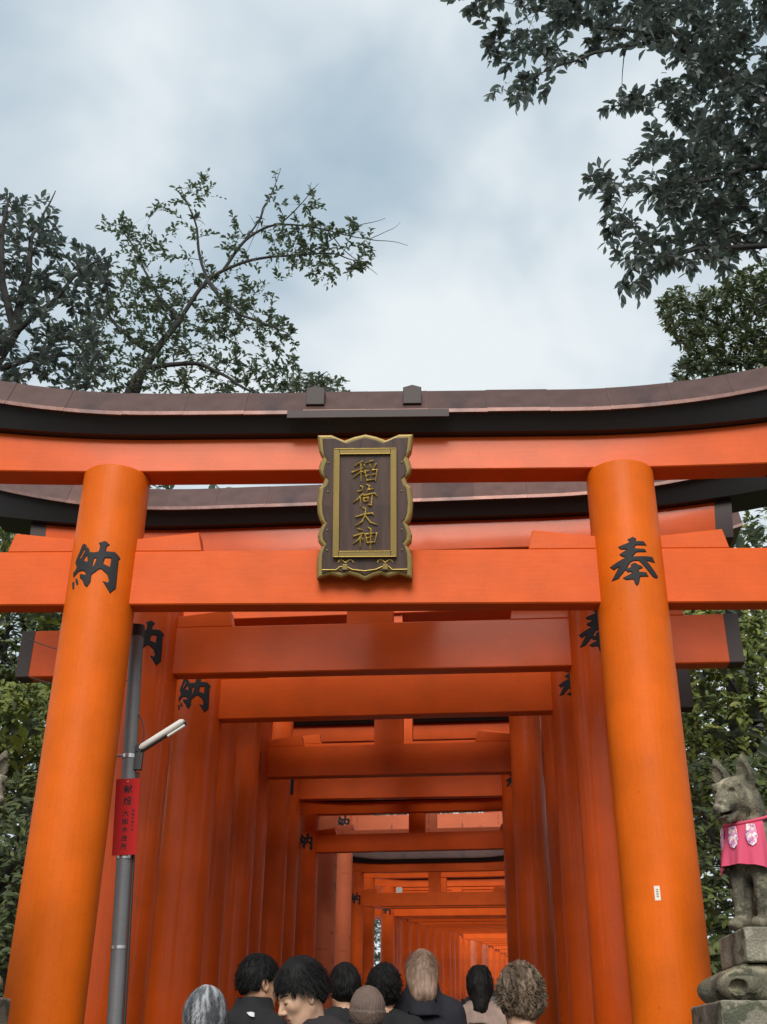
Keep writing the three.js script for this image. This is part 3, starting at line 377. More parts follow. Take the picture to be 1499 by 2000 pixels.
  [DAI, FUNE, KI, SAN, SHO].forEach((c2, i) => draw(90, H * (0.46 + i * 0.108), 44, 6, c2)); [SAN, FUNE, KI, SHO, DAI, KI].forEach((c2, i) => draw(150, H * (0.43 + i * 0.05), 20, 3, c2));
  const tx = new THREE.CanvasTexture(cv); tx.colorSpace = THREE.SRGBColorSpace;
  const sg = new THREE.BoxGeometry(w, h, 0.006), mid = s0.clone().add(s1).multiplyScalar(0.5), sm = mat({ color: lin(0.5, 0.02, 0.015), roughness: 0.5 }), face = mat({ map: tx, roughness: 0.85 });
  const sign = mesh('lantern_sign', sg, [sm, sm, sm, sm, face, sm]); sign.position.copy(mid); sign.rotation.z = Math.atan2(s0.x - s1.x, s1.y - s0.y) + Math.PI; sign.rotation.z = -Math.atan2(s0.x - s1.x, s0.y - s1.y);
  tag(sign, 'narrow red donation sign with black writing on the lamp post', 'sign');
  // two sagging cables from the trees to the post, behind the left pillar
  for (const [p, q, sag] of [[at(-60, 1228, 8.2), rel(on(a.y - 0.35)).add(t.position).add(V(-0.02, 0, -0.045)), 0.22], [at(30, 1236, 7.4), rel(on(a.y - 0.2)).add(t.position).add(V(-0.02, 0, -0.045)), 0.06]]) {
    const pts = []; for (let i = 0; i <= 16; i++) { const s = i / 16; pts.push(p.clone().lerp(q, s).add(V(0, -sag * 4 * s * (1 - s), 0))); }
    tag(mesh('cable', tube(pts, 0.0035, 5), M.dark), sag > 0.1 ? 'thin black cable sagging towards the lamp post from the trees' : 'thin black cable almost taut beside the sagging one', 'cable', 'cables to the lamp post');
  }
  // small white box on a gate deep inside
  const wb = at(780, 1740, 23.85); tag(mesh('sensor_box', rbox(0.13, 0.14, 0.08, 0.01), M.whiteplastic), 'small white box mounted on a tie beam deep in the tunnel', 'box').position.copy(wb);
}

// ------------------------------------------------------------------ stone foxes on pedestals
function makeFox() {
  const t = new THREE.Group(), rot = (x, y, z) => { // head turns to its left and bows
    const c = Math.cos(0.1), s = Math.sin(0.1); let X = c * x - s * (z - 0.1), Z = s * x + c * (z - 0.1), Y = y - 0.62; const cp = Math.cos(-0.3), sp = Math.sin(-0.3); return [X, cp * Y - sp * Z + 0.62, sp * Y + cp * Z + 0.1]; };
  const f = (x, y, z) => {
    const [hx, hy, hz] = rot(x, y, z), ax = Math.abs(hx), bx = Math.abs(x);
    let h = ell(hx, hy, hz, [0, 0.675, 0.15], [0.086, 0.08, 0.11]);
    h = smin(h, cone(ax, hy, hz, [0.045, 0.635, 0.12], [0.062, 0.615, 0.15], 0.055, 0.045), 0.03);
    h = smin(h, cone(hx, hy, hz, [0, 0.652, 0.2], [0, 0.612, 0.315], 0.064, 0.043), 0.035);
    h = smin(h, cone(hx, hy, hz, [0, 0.605, 0.18], [0, 0.572, 0.28], 0.05, 0.032), 0.012);
    h = smin(h, ell(hx, hy, hz, [0, 0.63, 0.35], [0.024, 0.018, 0.016]), 0.01);
    h = smin(h, cone(ax, hy, hz, [0.02, 0.715, 0.23], [0.07, 0.725, 0.2], 0.018, 0.016), 0.02);
    h = Math.max(h, -(ell(ax, hy, hz, [0.05, 0.69, 0.245], [0.02, 0.014, 0.018]) - 0.002));
    h = Math.max(h, -ell(hx, hy, hz, [0, 0.596, 0.305], [0.06, 0.006, 0.06]));
    let ear = ell(ax, hy, hz, [0.062 + (hy - 0.72) * 0.12, 0.755, 0.105], [0.056 * clamp(1.3 - (hy - 0.7) / 0.17, 0.2, 1), 0.105, 0.032]);
    ear = Math.max(ear, -ell(ax, hy, hz, [0.066 + (hy - 0.72) * 0.12, 0.765, 0.137], [0.03, 0.06, 0.022]));
    let d = smin(h, ear, 0.018);
    d = smin(d, cone(x, y, z, [0.0, 0.64, 0.08], [0, 0.42, 0.05], 0.085, 0.125), 0.05);
    d = smin(d, cone(x, y, z, [0, 0.39, 0.06], [0, 0.22, -0.2], 0.125, 0.15), 0.06);
    d = smin(d, ell(bx, y, z, [0.1, 0.15, -0.2], [0.085, 0.15, 0.15]), 0.03);
    d = smin(d, cone(bx, y, z, [0.062, 0.36, 0.09], [0.066, 0.17, 0.1], 0.062, 0.045), 0.03);
    d = smin(d, cone(bx, y, z, [0.066, 0.17, 0.1], [0.066, 0.045, 0.115], 0.045, 0.042), 0.02);
    d = smin(d, ell(bx, y, z, [0.066, 0.032, 0.155], [0.047, 0.034, 0.07]), 0.02);
    d = smin(d, ell(bx, y, z, [0.13, 0.032, -0.02], [0.045, 0.034, 0.09]), 0.02);
    d = smin(d, cone(x, y, z, [0, 0.1, -0.33], [0, 0.4, -0.42], 0.055, 0.09), 0.03);
    d = smin(d, cone(x, y, z, [0, 0.4, -0.42], [0, 0.68, -0.36], 0.09, 0.03), 0.04);
    return Math.abs(d) < 0.02 ? d + (fbm3(x * 24, y * 24, z * 24, 3) - 0.5) * 0.006 : d;
  };
  const g = boxUV(nets(f, [-0.28, -0.02, -0.56], [0.28, 0.97, 0.46], 0.0095));
  paintVerts(g, (x, y, z) => { // lichen crust and dark algae in patches, pale crust on the brow
    const n = fbm3(x * 13, y * 13, z * 13, 4), n2 = fbm3(x * 30 + 5, y * 30, z * 30, 3), [, hy, hz] = rot(x, y, z); let k = lerp(0.42, 0.95, sstep(0.35, 0.68, n)); const crown = sstep(0.06, 0.02, Math.hypot(hy - 0.75, (hz - 0.2) * 0.7)) * sstep(0.36, 0.55, n2); k = lerp(k, 1.5, Math.max(crown, sstep(0.62, 0.7, n2) * 0.5)); return [k, k * 0.99, k * (0.92 + 0.06 * n2)]; });
  mesh('statue_body', g, M.statue, t);
  // bib: a gathered pink cloth with a hem, tied by a cord, and three floral tabs
  const pink = mat({ color: lin(0.62, 0.075, 0.15), roughness: 0.85, side: THREE.DoubleSide }), pos = [], idx = [], NU = 36, NV = 14;
  const surf = (u, v, off = 0) => { const a = (u - 0.5) * 2.35, pl = Math.sin(u * 23 + v) * 0.011 * v + Math.sin(u * 41 + 2) * 0.005 * v, r = 0.118 + 0.036 * Math.pow(v, 0.55) + pl + off; return V(Math.sin(a) * r * 1.02, 0.535 - 0.25 * v * (1 - 0.1 * Math.cos(a * 2)) - 0.035 * Math.cos(a) * (1 - v) + 0.02 * Math.sin(u * 9) * v * 0.3, 0.06 + Math.cos(a) * r + 0.01 * v); };
  for (let j = 0; j <= NV; j++) for (let i = 0; i <= NU; i++) pos.push(...surf(i / NU, j / NV).toArray());
  for (let j = 0; j < NV; j++) for (let i = 0; i < NU; i++) { const o = j * (NU + 1) + i; idx.push(o, o + NU + 1, o + 1, o + 1, o + NU + 1, o + NU + 2); }
  const bg = new THREE.BufferGeometry(); bg.setAttribute('position', new THREE.Float32BufferAttribute(pos, 3)); bg.setIndex(idx); bg.computeVertexNormals(); const bib = mesh('bib', boxUV(bg), pink, t);
  const hem = []; for (let i = 0; i <= NU; i++) hem.push(surf(i / NU, 1)); mesh('hem', tube(hem, 0.003, 5), pink, bib);
  const cord = []; for (let i = 0; i <= 40; i++) { const a = i / 40 * 6.2832, c = Math.cos(a); cord.push(V(Math.sin(a) * 0.122, 0.535 + (c > 0 ? -0.035 * c : -0.05 * c), 0.06 + c * (c > 0 ? 0.122 : 0.11))); } mesh('cord', tube(cord, 0.009, 6, false), pink, bib);
  const cv = document.createElement('canvas'); cv.width = cv.height = 128; const x = cv.getContext('2d'), R = rng(5); x.fillStyle = '#c9a9bd'; x.fillRect(0, 0, 128, 128); for (let i = 0; i < 130; i++) { x.fillStyle = ['#f1e6ee', '#9c5a8c', '#e08fb2', '#b678a8', '#f3d8c8'][Math.floor(R() * 5)]; x.beginPath(); x.arc(R() * 128, R() * 128, 3 + R() * 7, 0, 7); x.fill(); }
  const tx = new THREE.CanvasTexture(cv); tx.colorSpace = THREE.SRGBColorSpace; tx.wrapS = tx.wrapT = THREE.RepeatWrapping; tx.repeat.set(9, 9);
  const floral = mat({ map: tx, roughness: 0.8, side: THREE.DoubleSide });
  for (const u of [0.22, 0.5, 0.78]) { const p = surf(u, 0.12, 0.012), a = (u - 0.5) * 2.35, m = mesh('floral_tab', extrude([[-0.02, 0.01], [0.02, 0.01], [0.03, -0.05], [0.02, -0.085], [0, -0.1], [-0.02, -0.085], [-0.03, -0.05]], 0.006, 0.0015), floral, bib); m.position.copy(p); m.rotation.set(-0.15, a, 0.06); }
  return t;
}
function makePedestal() {
  const t = new THREE.Group();
  // block courses with a cap, then a carved cushion stone on curled feet, then the plinth slab
  mesh('base_course', rbox(0.95, 0.5, 0.86, 0.02, 0, 0.25, 0), M.darkstone, t); mesh('shaft', rbox(0.8, 0.7, 0.72, 0.02, 0, 0.853, 0), M.darkstone, t); mesh('cap_block', rbox(0.86, 0.32, 0.76, 0.014, 0, 1.365, 0), M.stone, t);
  const f = (x, y, z) => { const ax = Math.abs(x), az = Math.abs(z), w = 0.36 - 0.05 * Math.pow(clamp((y - 0.02) / 0.15), 2), q = [ax - w + 0.05, Math.abs(y - 0.08) - 0.03, az - w * 0.88 + 0.05]; let d = Math.hypot(Math.max(q[0], 0), Math.max(q[1], 0), Math.max(q[2], 0)) + Math.min(Math.max(...q), 0) - 0.05; d = smin(d, ell(ax, y, az, [0.3, 0.065, 0.25], [0.11, 0.07, 0.11]), 0.03); d = Math.max(d, -smin(ell(x, y, z, [0, 0.02, 0], [0.2, 0.065, 0.6]), ell(x, y, z, [0, 0.02, 0], [0.6, 0.055, 0.16]), 0.02)); d = Math.max(d, -ell(ax, y, az, [0.335, 0.06, 0.34], [0.035, 0.03, 0.05])); return Math.max(d + (fbm3(x * 20, y * 20, z * 20, 3) - 0.5) * 0.012, -y); };
  const g = boxUV(nets(f, [-0.46, -0.01, -0.42], [0.46, 0.2, 0.42], 0.011)); paintVerts(g, (x, y, z) => { const n = fbm3(x * 11 + 3, y * 11, z * 11, 4), k = lerp(0.5, 1.25, sstep(0.38, 0.66, n)); return [k, k, k * 0.94]; });
  const c = mesh('cushion_stone', g, M.statue, t); c.position.y = 1.523;
  const pl = mesh('plinth', rbox(0.54, 0.15, 0.6, 0.012, 0, 1.76, 0), M.stone, t); mesh('carved_roundel', new THREE.TorusGeometry(0.05, 0.008, 6, 24).translate(0.02, 1.755, 0.303), M.stone, pl);
  return t;
}
{
  const fox = makeFox(), ped = makePedestal();
  const base = 1.83 - 1.525, y0 = base - 0.03;
  ped.name = numbered('stone_pedestal'); scene.add(ped); ped.position.set(1.96, 0.305, -5.50); ped.rotation.y = -5 * RAD; tag(ped, 'stone pedestal with carved cushion, under the fox whose whole bib shows', 'pedestal', 'fox pedestals');
  fox.name = numbered('fox_statue'); scene.add(fox); fox.scale.setScalar(0.98); fox.position.set(1.89, 0.305 + 1.836, -5.52); fox.rotation.y = -54 * RAD; tag(fox, 'weathered stone fox with pink bib, seated right of the gate opening', 'statue', 'stone foxes flanking the gate');
  const f2 = fox.clone(); f2.name = numbered('fox_statue'); scene.add(f2); f2.scale.set(-0.98, 0.98, 0.98); f2.position.set(-2.1, 0.305 + 1.836, -5.52); f2.rotation.y = 54 * RAD; tag(f2, 'stone fox beside the lamp post pillar, mostly cut off', 'statue', 'stone foxes flanking the gate');
  const p2 = ped.clone(); p2.name = numbered('stone_pedestal'); scene.add(p2); p2.position.set(-2.26, 0.305, -5.5); p2.rotation.y = -2 * RAD; tag(p2, 'stone pedestal beside the gate pillar that the lamp post stands next to', 'pedestal', 'fox pedestals');
}

// ------------------------------------------------------------------ people walking up to the gates
const skinMap = texture(128, 128, (u, v) => { const a = tileFbm(u, v, 12, 4, 301); return [0.93 + 0.07 * a, 0.9 + 0.1 * a, 0.88 + 0.1 * a]; }, true, 6);
const clothBump = texture(256, 256, (u, v) => grey(0.5 + 0.25 * Math.sin(u * 6.2832 * 64) * Math.sin(v * 6.2832 * 64) + 0.3 * (tileFbm(u, v, 8, 4, 311) - 0.5)), false, 6);
const clothMap = texture(256, 256, (u, v) => grey(0.82 + 0.18 * tileFbm(u, v, 10, 5, 321)), true, 3);
const hairBump = texture(256, 256, (u, v) => grey(tileFbm(u * 3, v * 0.2, 24, 4, 331)), false, 8);
function person(o) {
  // o: px, row of the crown, depth, face (0 towards the camera, 180 away, 90 to the picture's right), look (head turn), bow, hair, coat
  const top = at(o.px, o.row, o.D), g0 = ground(-o.D), H = top.y - g0, k = H / 1.765;
  const t = thing('person', o.label, 'person', V(top.x, g0, -o.D), o.face * RAD, 'visitors walking into the tunnel'), look = (o.look ?? 0) * RAD, bow = (o.bow ?? 0) * RAD, R = rng(Math.round(o.px));
  const wrink = (x, y, z, a) => (fbm3(x * 9 + o.px, y * 6, z * 9, 3) - 0.5) * a;
  const legs = (x, y, z, e) => { const ax = Math.abs(x); let d = cone(ax, y, z, [0.095, 0.9, 0], [0.1, 0.5, 0.02], 0.085 + e, 0.058 + e); d = smin(d, cone(ax, y, z, [0.1, 0.5, 0.02], [0.105, 0.09, -0.02], 0.058 + e, 0.042 + e), 0.03); return d; };
  const torso = (x, y, z, e) => { const ax = Math.abs(x), Z = z * 1.18; let d = cone(x, y, Z, [-0.1, 1.32, 0], [0.1, 1.32, 0], 0.118 + e, 0.118 + e); d = smin(d, cone(x, y, Z, [-0.07, 1.08, 0], [0.07, 1.08, 0], 0.115 + e, 0.115 + e), 0.08); d = smin(d, cone(x, y, Z, [-0.08, 0.93, 0], [0.08, 0.93, 0], 0.12 + e, 0.12 + e), 0.08); d = smin(d, cone(ax, y, z, [0.165, 1.415, -0.012], [0.0, 1.5, -0.03], 0.06 + e, 0.055 + e * 0.6), 0.06); return d; };
  const arms = (x, y, z, e) => { const ax = Math.abs(x); let d = cone(ax, y, z, [0.185, 1.405, -0.012], [0.25, 1.13, -0.03], 0.056 + e, 0.045 + e); d = smin(d, cone(ax, y, z, [0.25, 1.13, -0.03], [0.185, 0.95, 0.105], 0.045 + e, 0.034 + e), 0.03); return d; };
  // head space: origin at the head's centre, turned and bowed about the neck
  const toHead = (x, y, z) => { let Y = y - 1.52, Z = z + 0.02; const cp = Math.cos(-bow), sp = Math.sin(-bow); [Y, Z] = [cp * Y - sp * Z, sp * Y + cp * Z]; const c = Math.cos(look), s = Math.sin(look); return [c * x - s * Z, Y - 0.115, s * x + c * Z - 0.005]; };
  const headF = (x, y, z) => {
    const q0 = ell(x, y, z, [0, 0, 0], [0.11, 0.15, 0.13]); if (q0 > 0.05) return q0; const ax = Math.abs(x); let d = ell(x, y, z, [0, 0.028, -0.012], [0.074, 0.096, 0.094]);
    d = smin(d, ell(x, y, z, [0, -0.036, 0.03], [0.056, 0.083, 0.062]), 0.03);
    d = smin(d, cone(ax, y, z, [0.05, -0.045, 0.0], [0.016, -0.1, 0.062], 0.022, 0.02), 0.025);
    d = smin(d, ell(ax, y, z, [0.037, -0.012, 0.062], [0.024, 0.024, 0.024]), 0.02);
    d = smin(d, cone(ax, y, z, [0.012, 0.03, 0.082], [0.045, 0.03, 0.064], 0.011, 0.009), 0.014);
    d = Math.max(d, -(ell(ax, y, z, [0.031, 0.012, 0.1], [0.017, 0.011, 0.018])));
    d = smin(d, ell(ax, y, z, [0.031, 0.008, 0.078], [0.015, 0.009, 0.011]), 0.006);
    d = smin(d, cone(x, y, z, [0, 0.018, 0.086], [0, -0.024, 0.108], 0.007, 0.0105), 0.01);
    d = smin(d, ell(ax, y, z, [0.011, -0.03, 0.096], [0.009, 0.008, 0.011]), 0.006);
    d = smin(d, cone(x, y, z, [-0.018, -0.056, 0.08], [0.018, -0.056, 0.08], 0.0065, 0.0065), 0.008);
    d = smin(d, cone(x, y, z, [-0.015, -0.068, 0.079], [0.015, -0.068, 0.079], 0.0065, 0.0065), 0.006);
    d = Math.max(d, -ell(x, y, z, [0, -0.0622, 0.09], [0.02, 0.0016, 0.01]));
    let ear = ell(ax, y, z, [0.078, -0.002, -0.008 - (y + 0.0) * 0.25], [0.011, 0.033, 0.019]); ear = Math.max(ear, -ell(ax, y, z, [0.088, 0.0, -0.004], [0.008, 0.02, 0.01])); d = smin(d, ear, 0.006);
    return d;
  };
  const neck = (x, y, z) => { const h = toHead(0, 1.575, -0.03); return cone(x, y, z, [0, 1.42, -0.035], [Math.sin(look) * -0.0, 1.56, -0.025 + Math.sin(bow) * 0.03], 0.06, 0.052); };
  const bodyF = (x, y, z) => { let d = smin(torso(x, y, z, 0), legs(x, y, z, 0), 0.04); d = smin(d, arms(x, y, z, 0), 0.03); d = smin(d, ell(Math.abs(x), y, z, [0.105, 0.045, 0.04], [0.042, 0.04, 0.12]), 0.03); d = smin(d, ell(Math.abs(x), y, z, [0.165, 0.91, 0.13], [0.028, 0.05, 0.035]), 0.02); return smin(d, neck(x, y, z), 0.03); };
  const sc = (g) => boxUV(g).scale(k, k, k);
  const head = sc(nets((x, y, z) => { const h = toHead(x, y, z); return smin(headF(...h), neck(x, y, z), 0.03); }, [-0.16, 1.47, -0.18], [0.16, 1.785, 0.2], o.fine ? 0.0044 : 0.0062));
  const body = sc(nets(bodyF, [-0.34, -0.01, -0.2], [0.34, 1.55, 0.22], 0.024));
  for (const g of [head, body]) paintVerts(g, (x, y, z) => { const h = toHead(x / k, y / k, z / k), lip = sstep(0.017, 0.009, Math.abs(h[1] + 0.062)) * sstep(0.07, 0.08, h[2]) * sstep(0.024, 0.016, Math.abs(h[0])); return [1 - 0.12 * lip, 1 - 0.45 * lip, 1 - 0.38 * lip]; });
  mesh('body', mergeGeometries([head, body]), mat({ color: lin(...(o.skin ?? [0.56, 0.33, 0.22])), map: skinMap, vertexColors: true, roughness: 0.55 }), t);
  // brows and eyes
  const fromHead = (x, y, z) => { let X = x, Y = y + 0.115, Z = z + 0.005; const c = Math.cos(look), s = Math.sin(look); const x2 = c * X + s * Z, z2 = -s * X + c * Z; const cp = Math.cos(bow), sp = Math.sin(bow); return V(x2, cp * Y - sp * z2 + 1.52, sp * Y + cp * z2 - 0.02).multiplyScalar(k); };
  for (const s of [-1, 1]) {
    mesh('eyebrow', tube([[0.014, 0.031, 0.0925], [0.03, 0.0365, 0.088], [0.048, 0.032, 0.073]].map(([x, y, z]) => fromHead(s * x, y, z)), [0.0035 * k, 0.0042 * k, 0.002 * k], 6), M.ink, t);
    mesh('eye', tube([[0.018, 0.004, 0.0868], [0.03, 0.0035, 0.0902], [0.044, 0.005, 0.083]].map(([x, y, z]) => fromHead(s * x, y, z)), [0.0018 * k, 0.0032 * k, 0.0015 * k], 6), M.ink, t);
  }
  // hair: a cap with locks
  const hs = o.hair, low = (x, z) => { const b = z < 0 ? lerp(hs.side ?? -0.02, hs.back ?? -0.075, clamp(-z / 0.09)) : lerp(hs.side ?? -0.02, hs.front ?? 0.06, clamp(z / 0.085)); return b; };
  const ears = hs.ears === false ? 0 : 1, th = hs.thick ?? 0.014, amp = hs.rough ?? 0.008, fr = hs.freq ?? 1;
  const hairF = (x0, y0, z0) => {
    const [x, y, z] = toHead(x0, y0, z0), quick = ell(x, y, z, [0, 0.03, -0.014], [0.09 + th, 0.11 + th, 0.11 + th]); if (!hs.long && quick > 0.05) return quick; if (quick < -0.075) return -0.06; const ang = Math.atan2(x, z); const lock = fbm3(ang * 7 * fr, y * 14 * fr + Math.hypot(x, z) * 20, 3 + o.px, 3) - 0.5, fine = fbm3(x * 90 * fr, y * 40 * fr, z * 90 * fr + 7, 2) - 0.5;
    const vol = 1 + 0.35 * sstep(0.0, 0.1, y); let d = ell(x, y, z, [0, 0.03, -0.014], [0.076 + th, 0.097 + th * vol, 0.096 + th]);
    if (hs.long) { d = smin(d, cone(x * (hs.narrow ?? 0.85), y, z, [0, -0.02, -0.045], [0, -hs.long, -0.085], 0.085, hs.tail ?? 0.07), 0.04); }
    d += lock * amp * -2 + fine * amp + (fbm3(x * 17 + o.px, y * 17, z * 17, 2) - 0.5) * (hs.lump ?? 0.014);
    const L = (hs.long ? Math.min(low(x, z), z < -0.005 ? -hs.long - 0.03 : 9) : low(x, z)) + lock * 0.055 + fine * 0.012;
    d = Math.max(d, (L - y) * 0.8);
    if (ears) d = Math.max(d, -(ell(Math.abs(x), y, z, [0.09, -0.008, -0.004], [0.034, 0.04, 0.032])));
    return d;
  };
  const lowY = 1.45 - (hs.long ?? 0);
  const hg = sc(nets(hairF, [-0.18, lowY, -0.23], [0.18, 1.82, 0.2], o.fine ? 0.0062 : 0.0078)), parts = [hg];
  const pos = []; for (let i = 0; i < (hs.locks ?? 500); i++) { // flyaway locks that break the outline
    const th0 = R() * 6.2832, ph = Math.acos(lerp(-0.45, 1, R())), n = V(Math.sin(ph) * Math.sin(th0), Math.cos(ph), Math.sin(ph) * Math.cos(th0)), b = V(n.x * (0.076 + th), 0.03 + n.y * (0.097 + th), -0.014 + n.z * (0.096 + th)); if (b.y < low(b.x, b.z) + 0.03 * (hs.lockLen ?? 1) * R()) continue;
    const flow = V(n.x * 0.5 + (R() - 0.5) * (hs.curl ?? 0.5), -0.55 + 0.3 * n.y * (R() - 0.3), n.z * 0.5 + (R() - 0.5) * (hs.curl ?? 0.5)); flow.addScaledVector(n, -flow.dot(n) * 0.75).normalize(); const l = lerp(0.02, 0.05, R()) * (hs.lockLen ?? 1), side = V().crossVectors(n, flow).normalize().multiplyScalar(0.0018), lift = lerp(0.001, 0.009, R()) * (hs.lift ?? 1);
    const q = [b.clone().addScaledVector(n, -0.004), b.clone().addScaledVector(flow, l * 0.5).addScaledVector(n, lift), b.clone().addScaledVector(flow, l).addScaledVector(n, lift * 0.6 + (hs.curl ?? 0.5) * 0.004)], P = (v, s) => { const w = v.clone().addScaledVector(side, s); return fromHead(w.x, w.y, w.z).toArray(); };
    const a0 = P(q[0], -1), a1 = P(q[0], 1), b0 = P(q[1], -0.9), b1 = P(q[1], 0.9), c0 = P(q[2], 0); pos.push(...a0, ...a1, ...b1, ...a0, ...b1, ...b0, ...b0, ...b1, ...c0);
  }
  const lg = new THREE.BufferGeometry(); lg.setAttribute('position', new THREE.Float32BufferAttribute(pos, 3)); lg.computeVertexNormals(); parts.push(boxUV(lg));
  const hc = hs.color, hair = mergeGeometries(parts); paintVerts(hair, (x, y, z) => { const h = toHead(x / k, y / k, z / k), s = fbm3(Math.atan2(h[0], h[2]) * 9, h[1] * 18, 5, 3); const m = hs.mix ? sstep(0.4, 0.62, s) : 0, c = hs.mix ? hc.map((v, i) => lerp(v, hs.mix[i], m)) : hc.map((v) => v * lerp(0.7, 1.3, s)); return c; });
  mesh('hair', hair, new THREE.MeshPhysicalMaterial({ vertexColors: true, roughness: 0.6, specularIntensity: hs.mix ? 0.6 : 0.35, bumpMap: hairBump, bumpScale: 0.002 }), t);
  // clothing
  const ct = o.coat, cloth = (c, rough = 0.85) => mat({ color: lin(...c), map: clothMap, roughness: rough, bumpMap: clothBump, bumpScale: 0.0015 });
  const coatF = (x, y, z) => { let d = smin(torso(x, y, z, 0.024), arms(x, y, z, 0.022), 0.03); const ny = ct.collar ?? 1.5; const rr = Math.hypot(x, (z + 0.033) * 1.05); let col = Math.max(Math.abs(rr - 0.078 - (ny - y) * 0.25) - 0.011, y - ny, 1.4 - y); d = smin(d, col, 0.02); if (ct.hood) { d = smin(d, ell(x, y, z, [0, 1.445, -0.12], [0.13, 0.075, 0.065]), 0.04); d = smin(d, ell(Math.abs(x), y, z, [0.085, 1.47, -0.07], [0.05, 0.055, 0.07]), 0.04); } if (Math.abs(d) < 0.03) d += wrink(x, y, z, ct.fold ?? 0.022); d = Math.max(d, -(cone(x, y, z, [0, 1.45, -0.033], [0, 1.65, -0.02], 0.064, 0.068))); return Math.max(d, (ct.hem ?? 0.84) - y); };
  mesh('coat', sc(nets(coatF, [-0.36, 0.78, -0.24], [0.36, 1.62, 0.24], 0.014)), cloth(ct.color), t);
  mesh('trousers', sc(nets((x, y, z) => Math.max(smin(legs(x, y, z, 0.018), Math.max(torso(x, y, z, 0.012), y - 1.0), 0.03), 0.06 - y, y - 1.0), [-0.3, 0.03, -0.2], [0.3, 1.02, 0.2], 0.017)), cloth(o.trousers ?? [0.03, 0.03, 0.035]), t);
  for (const s of [-1, 1]) mesh('shoe', sc(nets((x, y, z) => Math.max(ell(x, y, z, [s * 0.105, 0.04, 0.045], [0.052, 0.062, 0.14]), -y + 0.001), [s * 0.105 - 0.07, -0.01, -0.12], [s * 0.105 + 0.07, 0.12, 0.21], 0.013)), cloth([0.05, 0.045, 0.04], 0.6), t);
  return { t, k, toHead, fromHead, headF, cloth, sc, low };
}
const BLACK = [0.007, 0.0065, 0.0065];
{
  const p1 = person({ px: 406, row: 1931, D: 4.75, face: 178, look: 0, bow: 6, label: 'person with short grey hair seen from behind, in a dark collar', hair: { color: [0.09, 0.095, 0.105], mix: [0.36, 0.37, 0.39], rough: 0.003, locks: 2600, back: -0.07, side: 0.005, lockLen: 0.6, lift: 0.6 }, coat: { color: [0.03, 0.03, 0.034], collar: 1.55 } });
  const p2 = person({ px: 513, row: 1868, D: 5.55, face: 122, look: 0, bow: 4, label: 'person in a black hooded jacket with a small white chest emblem, looking away', hair: { color: BLACK, rough: 0.004, locks: 1600, front: 0.06, side: 0.006, back: -0.06, lockLen: 0.6 }, coat: { color: [0.008, 0.008, 0.01], hood: true, collar: 1.58 }, skin: [0.5, 0.27, 0.17] });
  { const m = p2.cloth([0.75, 0.75, 0.75]); const e = mesh('emblem', extrude([[-0.026, 0.012], [0.004, 0.016], [0.024, 0.01], [0.026, -0.014], [0.006, -0.012], [-0.01, -0.004]], 0.004, 0.001), m, p2.t); e.position.set(-0.142 * p2.k, 1.5 * p2.k, -0.115 * p2.k); e.rotation.order = 'YXZ'; e.rotation.set(-0.25, -2.3, 0); e.scale.setScalar(0.75); }
  const p3 = person({ px: 606, row: 1873, D: 4.75, fine: true, face: -62, look: 0, bow: 24, label: 'young person with a black fringe glancing down, face in profile', hair: { color: BLACK, rough: 0.003, thick: 0.019, front: 0.045, side: -0.004, back: -0.055, locks: 2200, lockLen: 0.9, lift: 0.6 }, coat: { color: [0.022, 0.016, 0.019], hood: true, collar: 1.55 }, skin: [0.60, 0.37, 0.26] });
  mesh('neck_scarf', tube(Array.from({ length: 17 }, (_, i) => { const a = -1.9 + i / 16 * 3.8; return V(Math.sin(a) * 0.095, 1.475 + 0.012 * Math.sin(i * 2.1), -0.015 + Math.cos(a) * 0.1).multiplyScalar(p3.k); }), 0.024, 8), p3.cloth([0.02, 0.19, 0.27]), p3.t);
  const p4 = person({ px: 672, row: 1886, D: 6.3, face: 215, look: -12, bow: 3, label: 'person with straight black hair and a white collar edge', hair: { color: BLACK, rough: 0.003, thick: 0.018, back: -0.11, side: -0.07, ears: false, locks: 500 }, coat: { color: [0.009, 0.009, 0.011], collar: 1.53 } });
  mesh('shirt_collar', p4.sc(nets((x, y, z) => { const r = Math.hypot(x, z + 0.033); return Math.max(Math.abs(r - 0.072) - 0.005, y - 1.53, 1.46 - y); }, [-0.12, 1.44, -0.16], [0.12, 1.55, 0.1], 0.007)), p4.cloth([0.7, 0.7, 0.7]), p4.t);
  const p5 = person({ px: 718, row: 1932, D: 5.7, face: 192, look: 0, bow: 8, label: 'person in an olive coat with a beige cap and white strap', hair: { color: [0.05, 0.035, 0.03], rough: 0.002, thick: 0.002, back: -0.08, locks: 0 }, coat: { color: [0.075, 0.062, 0.042], collar: 1.56 } });
  mesh('cap', p5.sc(nets((x0, y0, z0) => { const [x, y, z] = p5.toHead(x0, y0, z0); let d = ell(x, y, z, [0, 0.03, -0.014], [0.098, 0.122, 0.118]) + (fbm3(x * 16, y * 16, z * 16, 3) - 0.5) * 0.01; d = Math.max(d, -0.04 - z * -0.25 - y); const rib = -0.02 - z * -0.25 - y; if (rib > -0.045) d -= 0.006 + 0.002 * Math.sin(Math.atan2(x, z) * 60); else d -= 0.0022 * Math.sin(Math.atan2(x, z) * 46 + Math.sin(y * 90)); return d; }, [-0.17, 1.5, -0.22], [0.17, 1.85, 0.2], 0.008)), p5.cloth([0.17, 0.115, 0.092]), p5.t);
  mesh('bag_strap', tube([[-0.12, 1.505, -0.075], [-0.09, 1.47, -0.135], [-0.02, 1.34, -0.18], [0.06, 1.2, -0.175], [0.13, 1.05, -0.165]].map(([x, y, z]) => V(-x, y, z).multiplyScalar(p5.k)), 0.021, 8), p5.cloth([0.62, 0.58, 0.55]), p5.t);
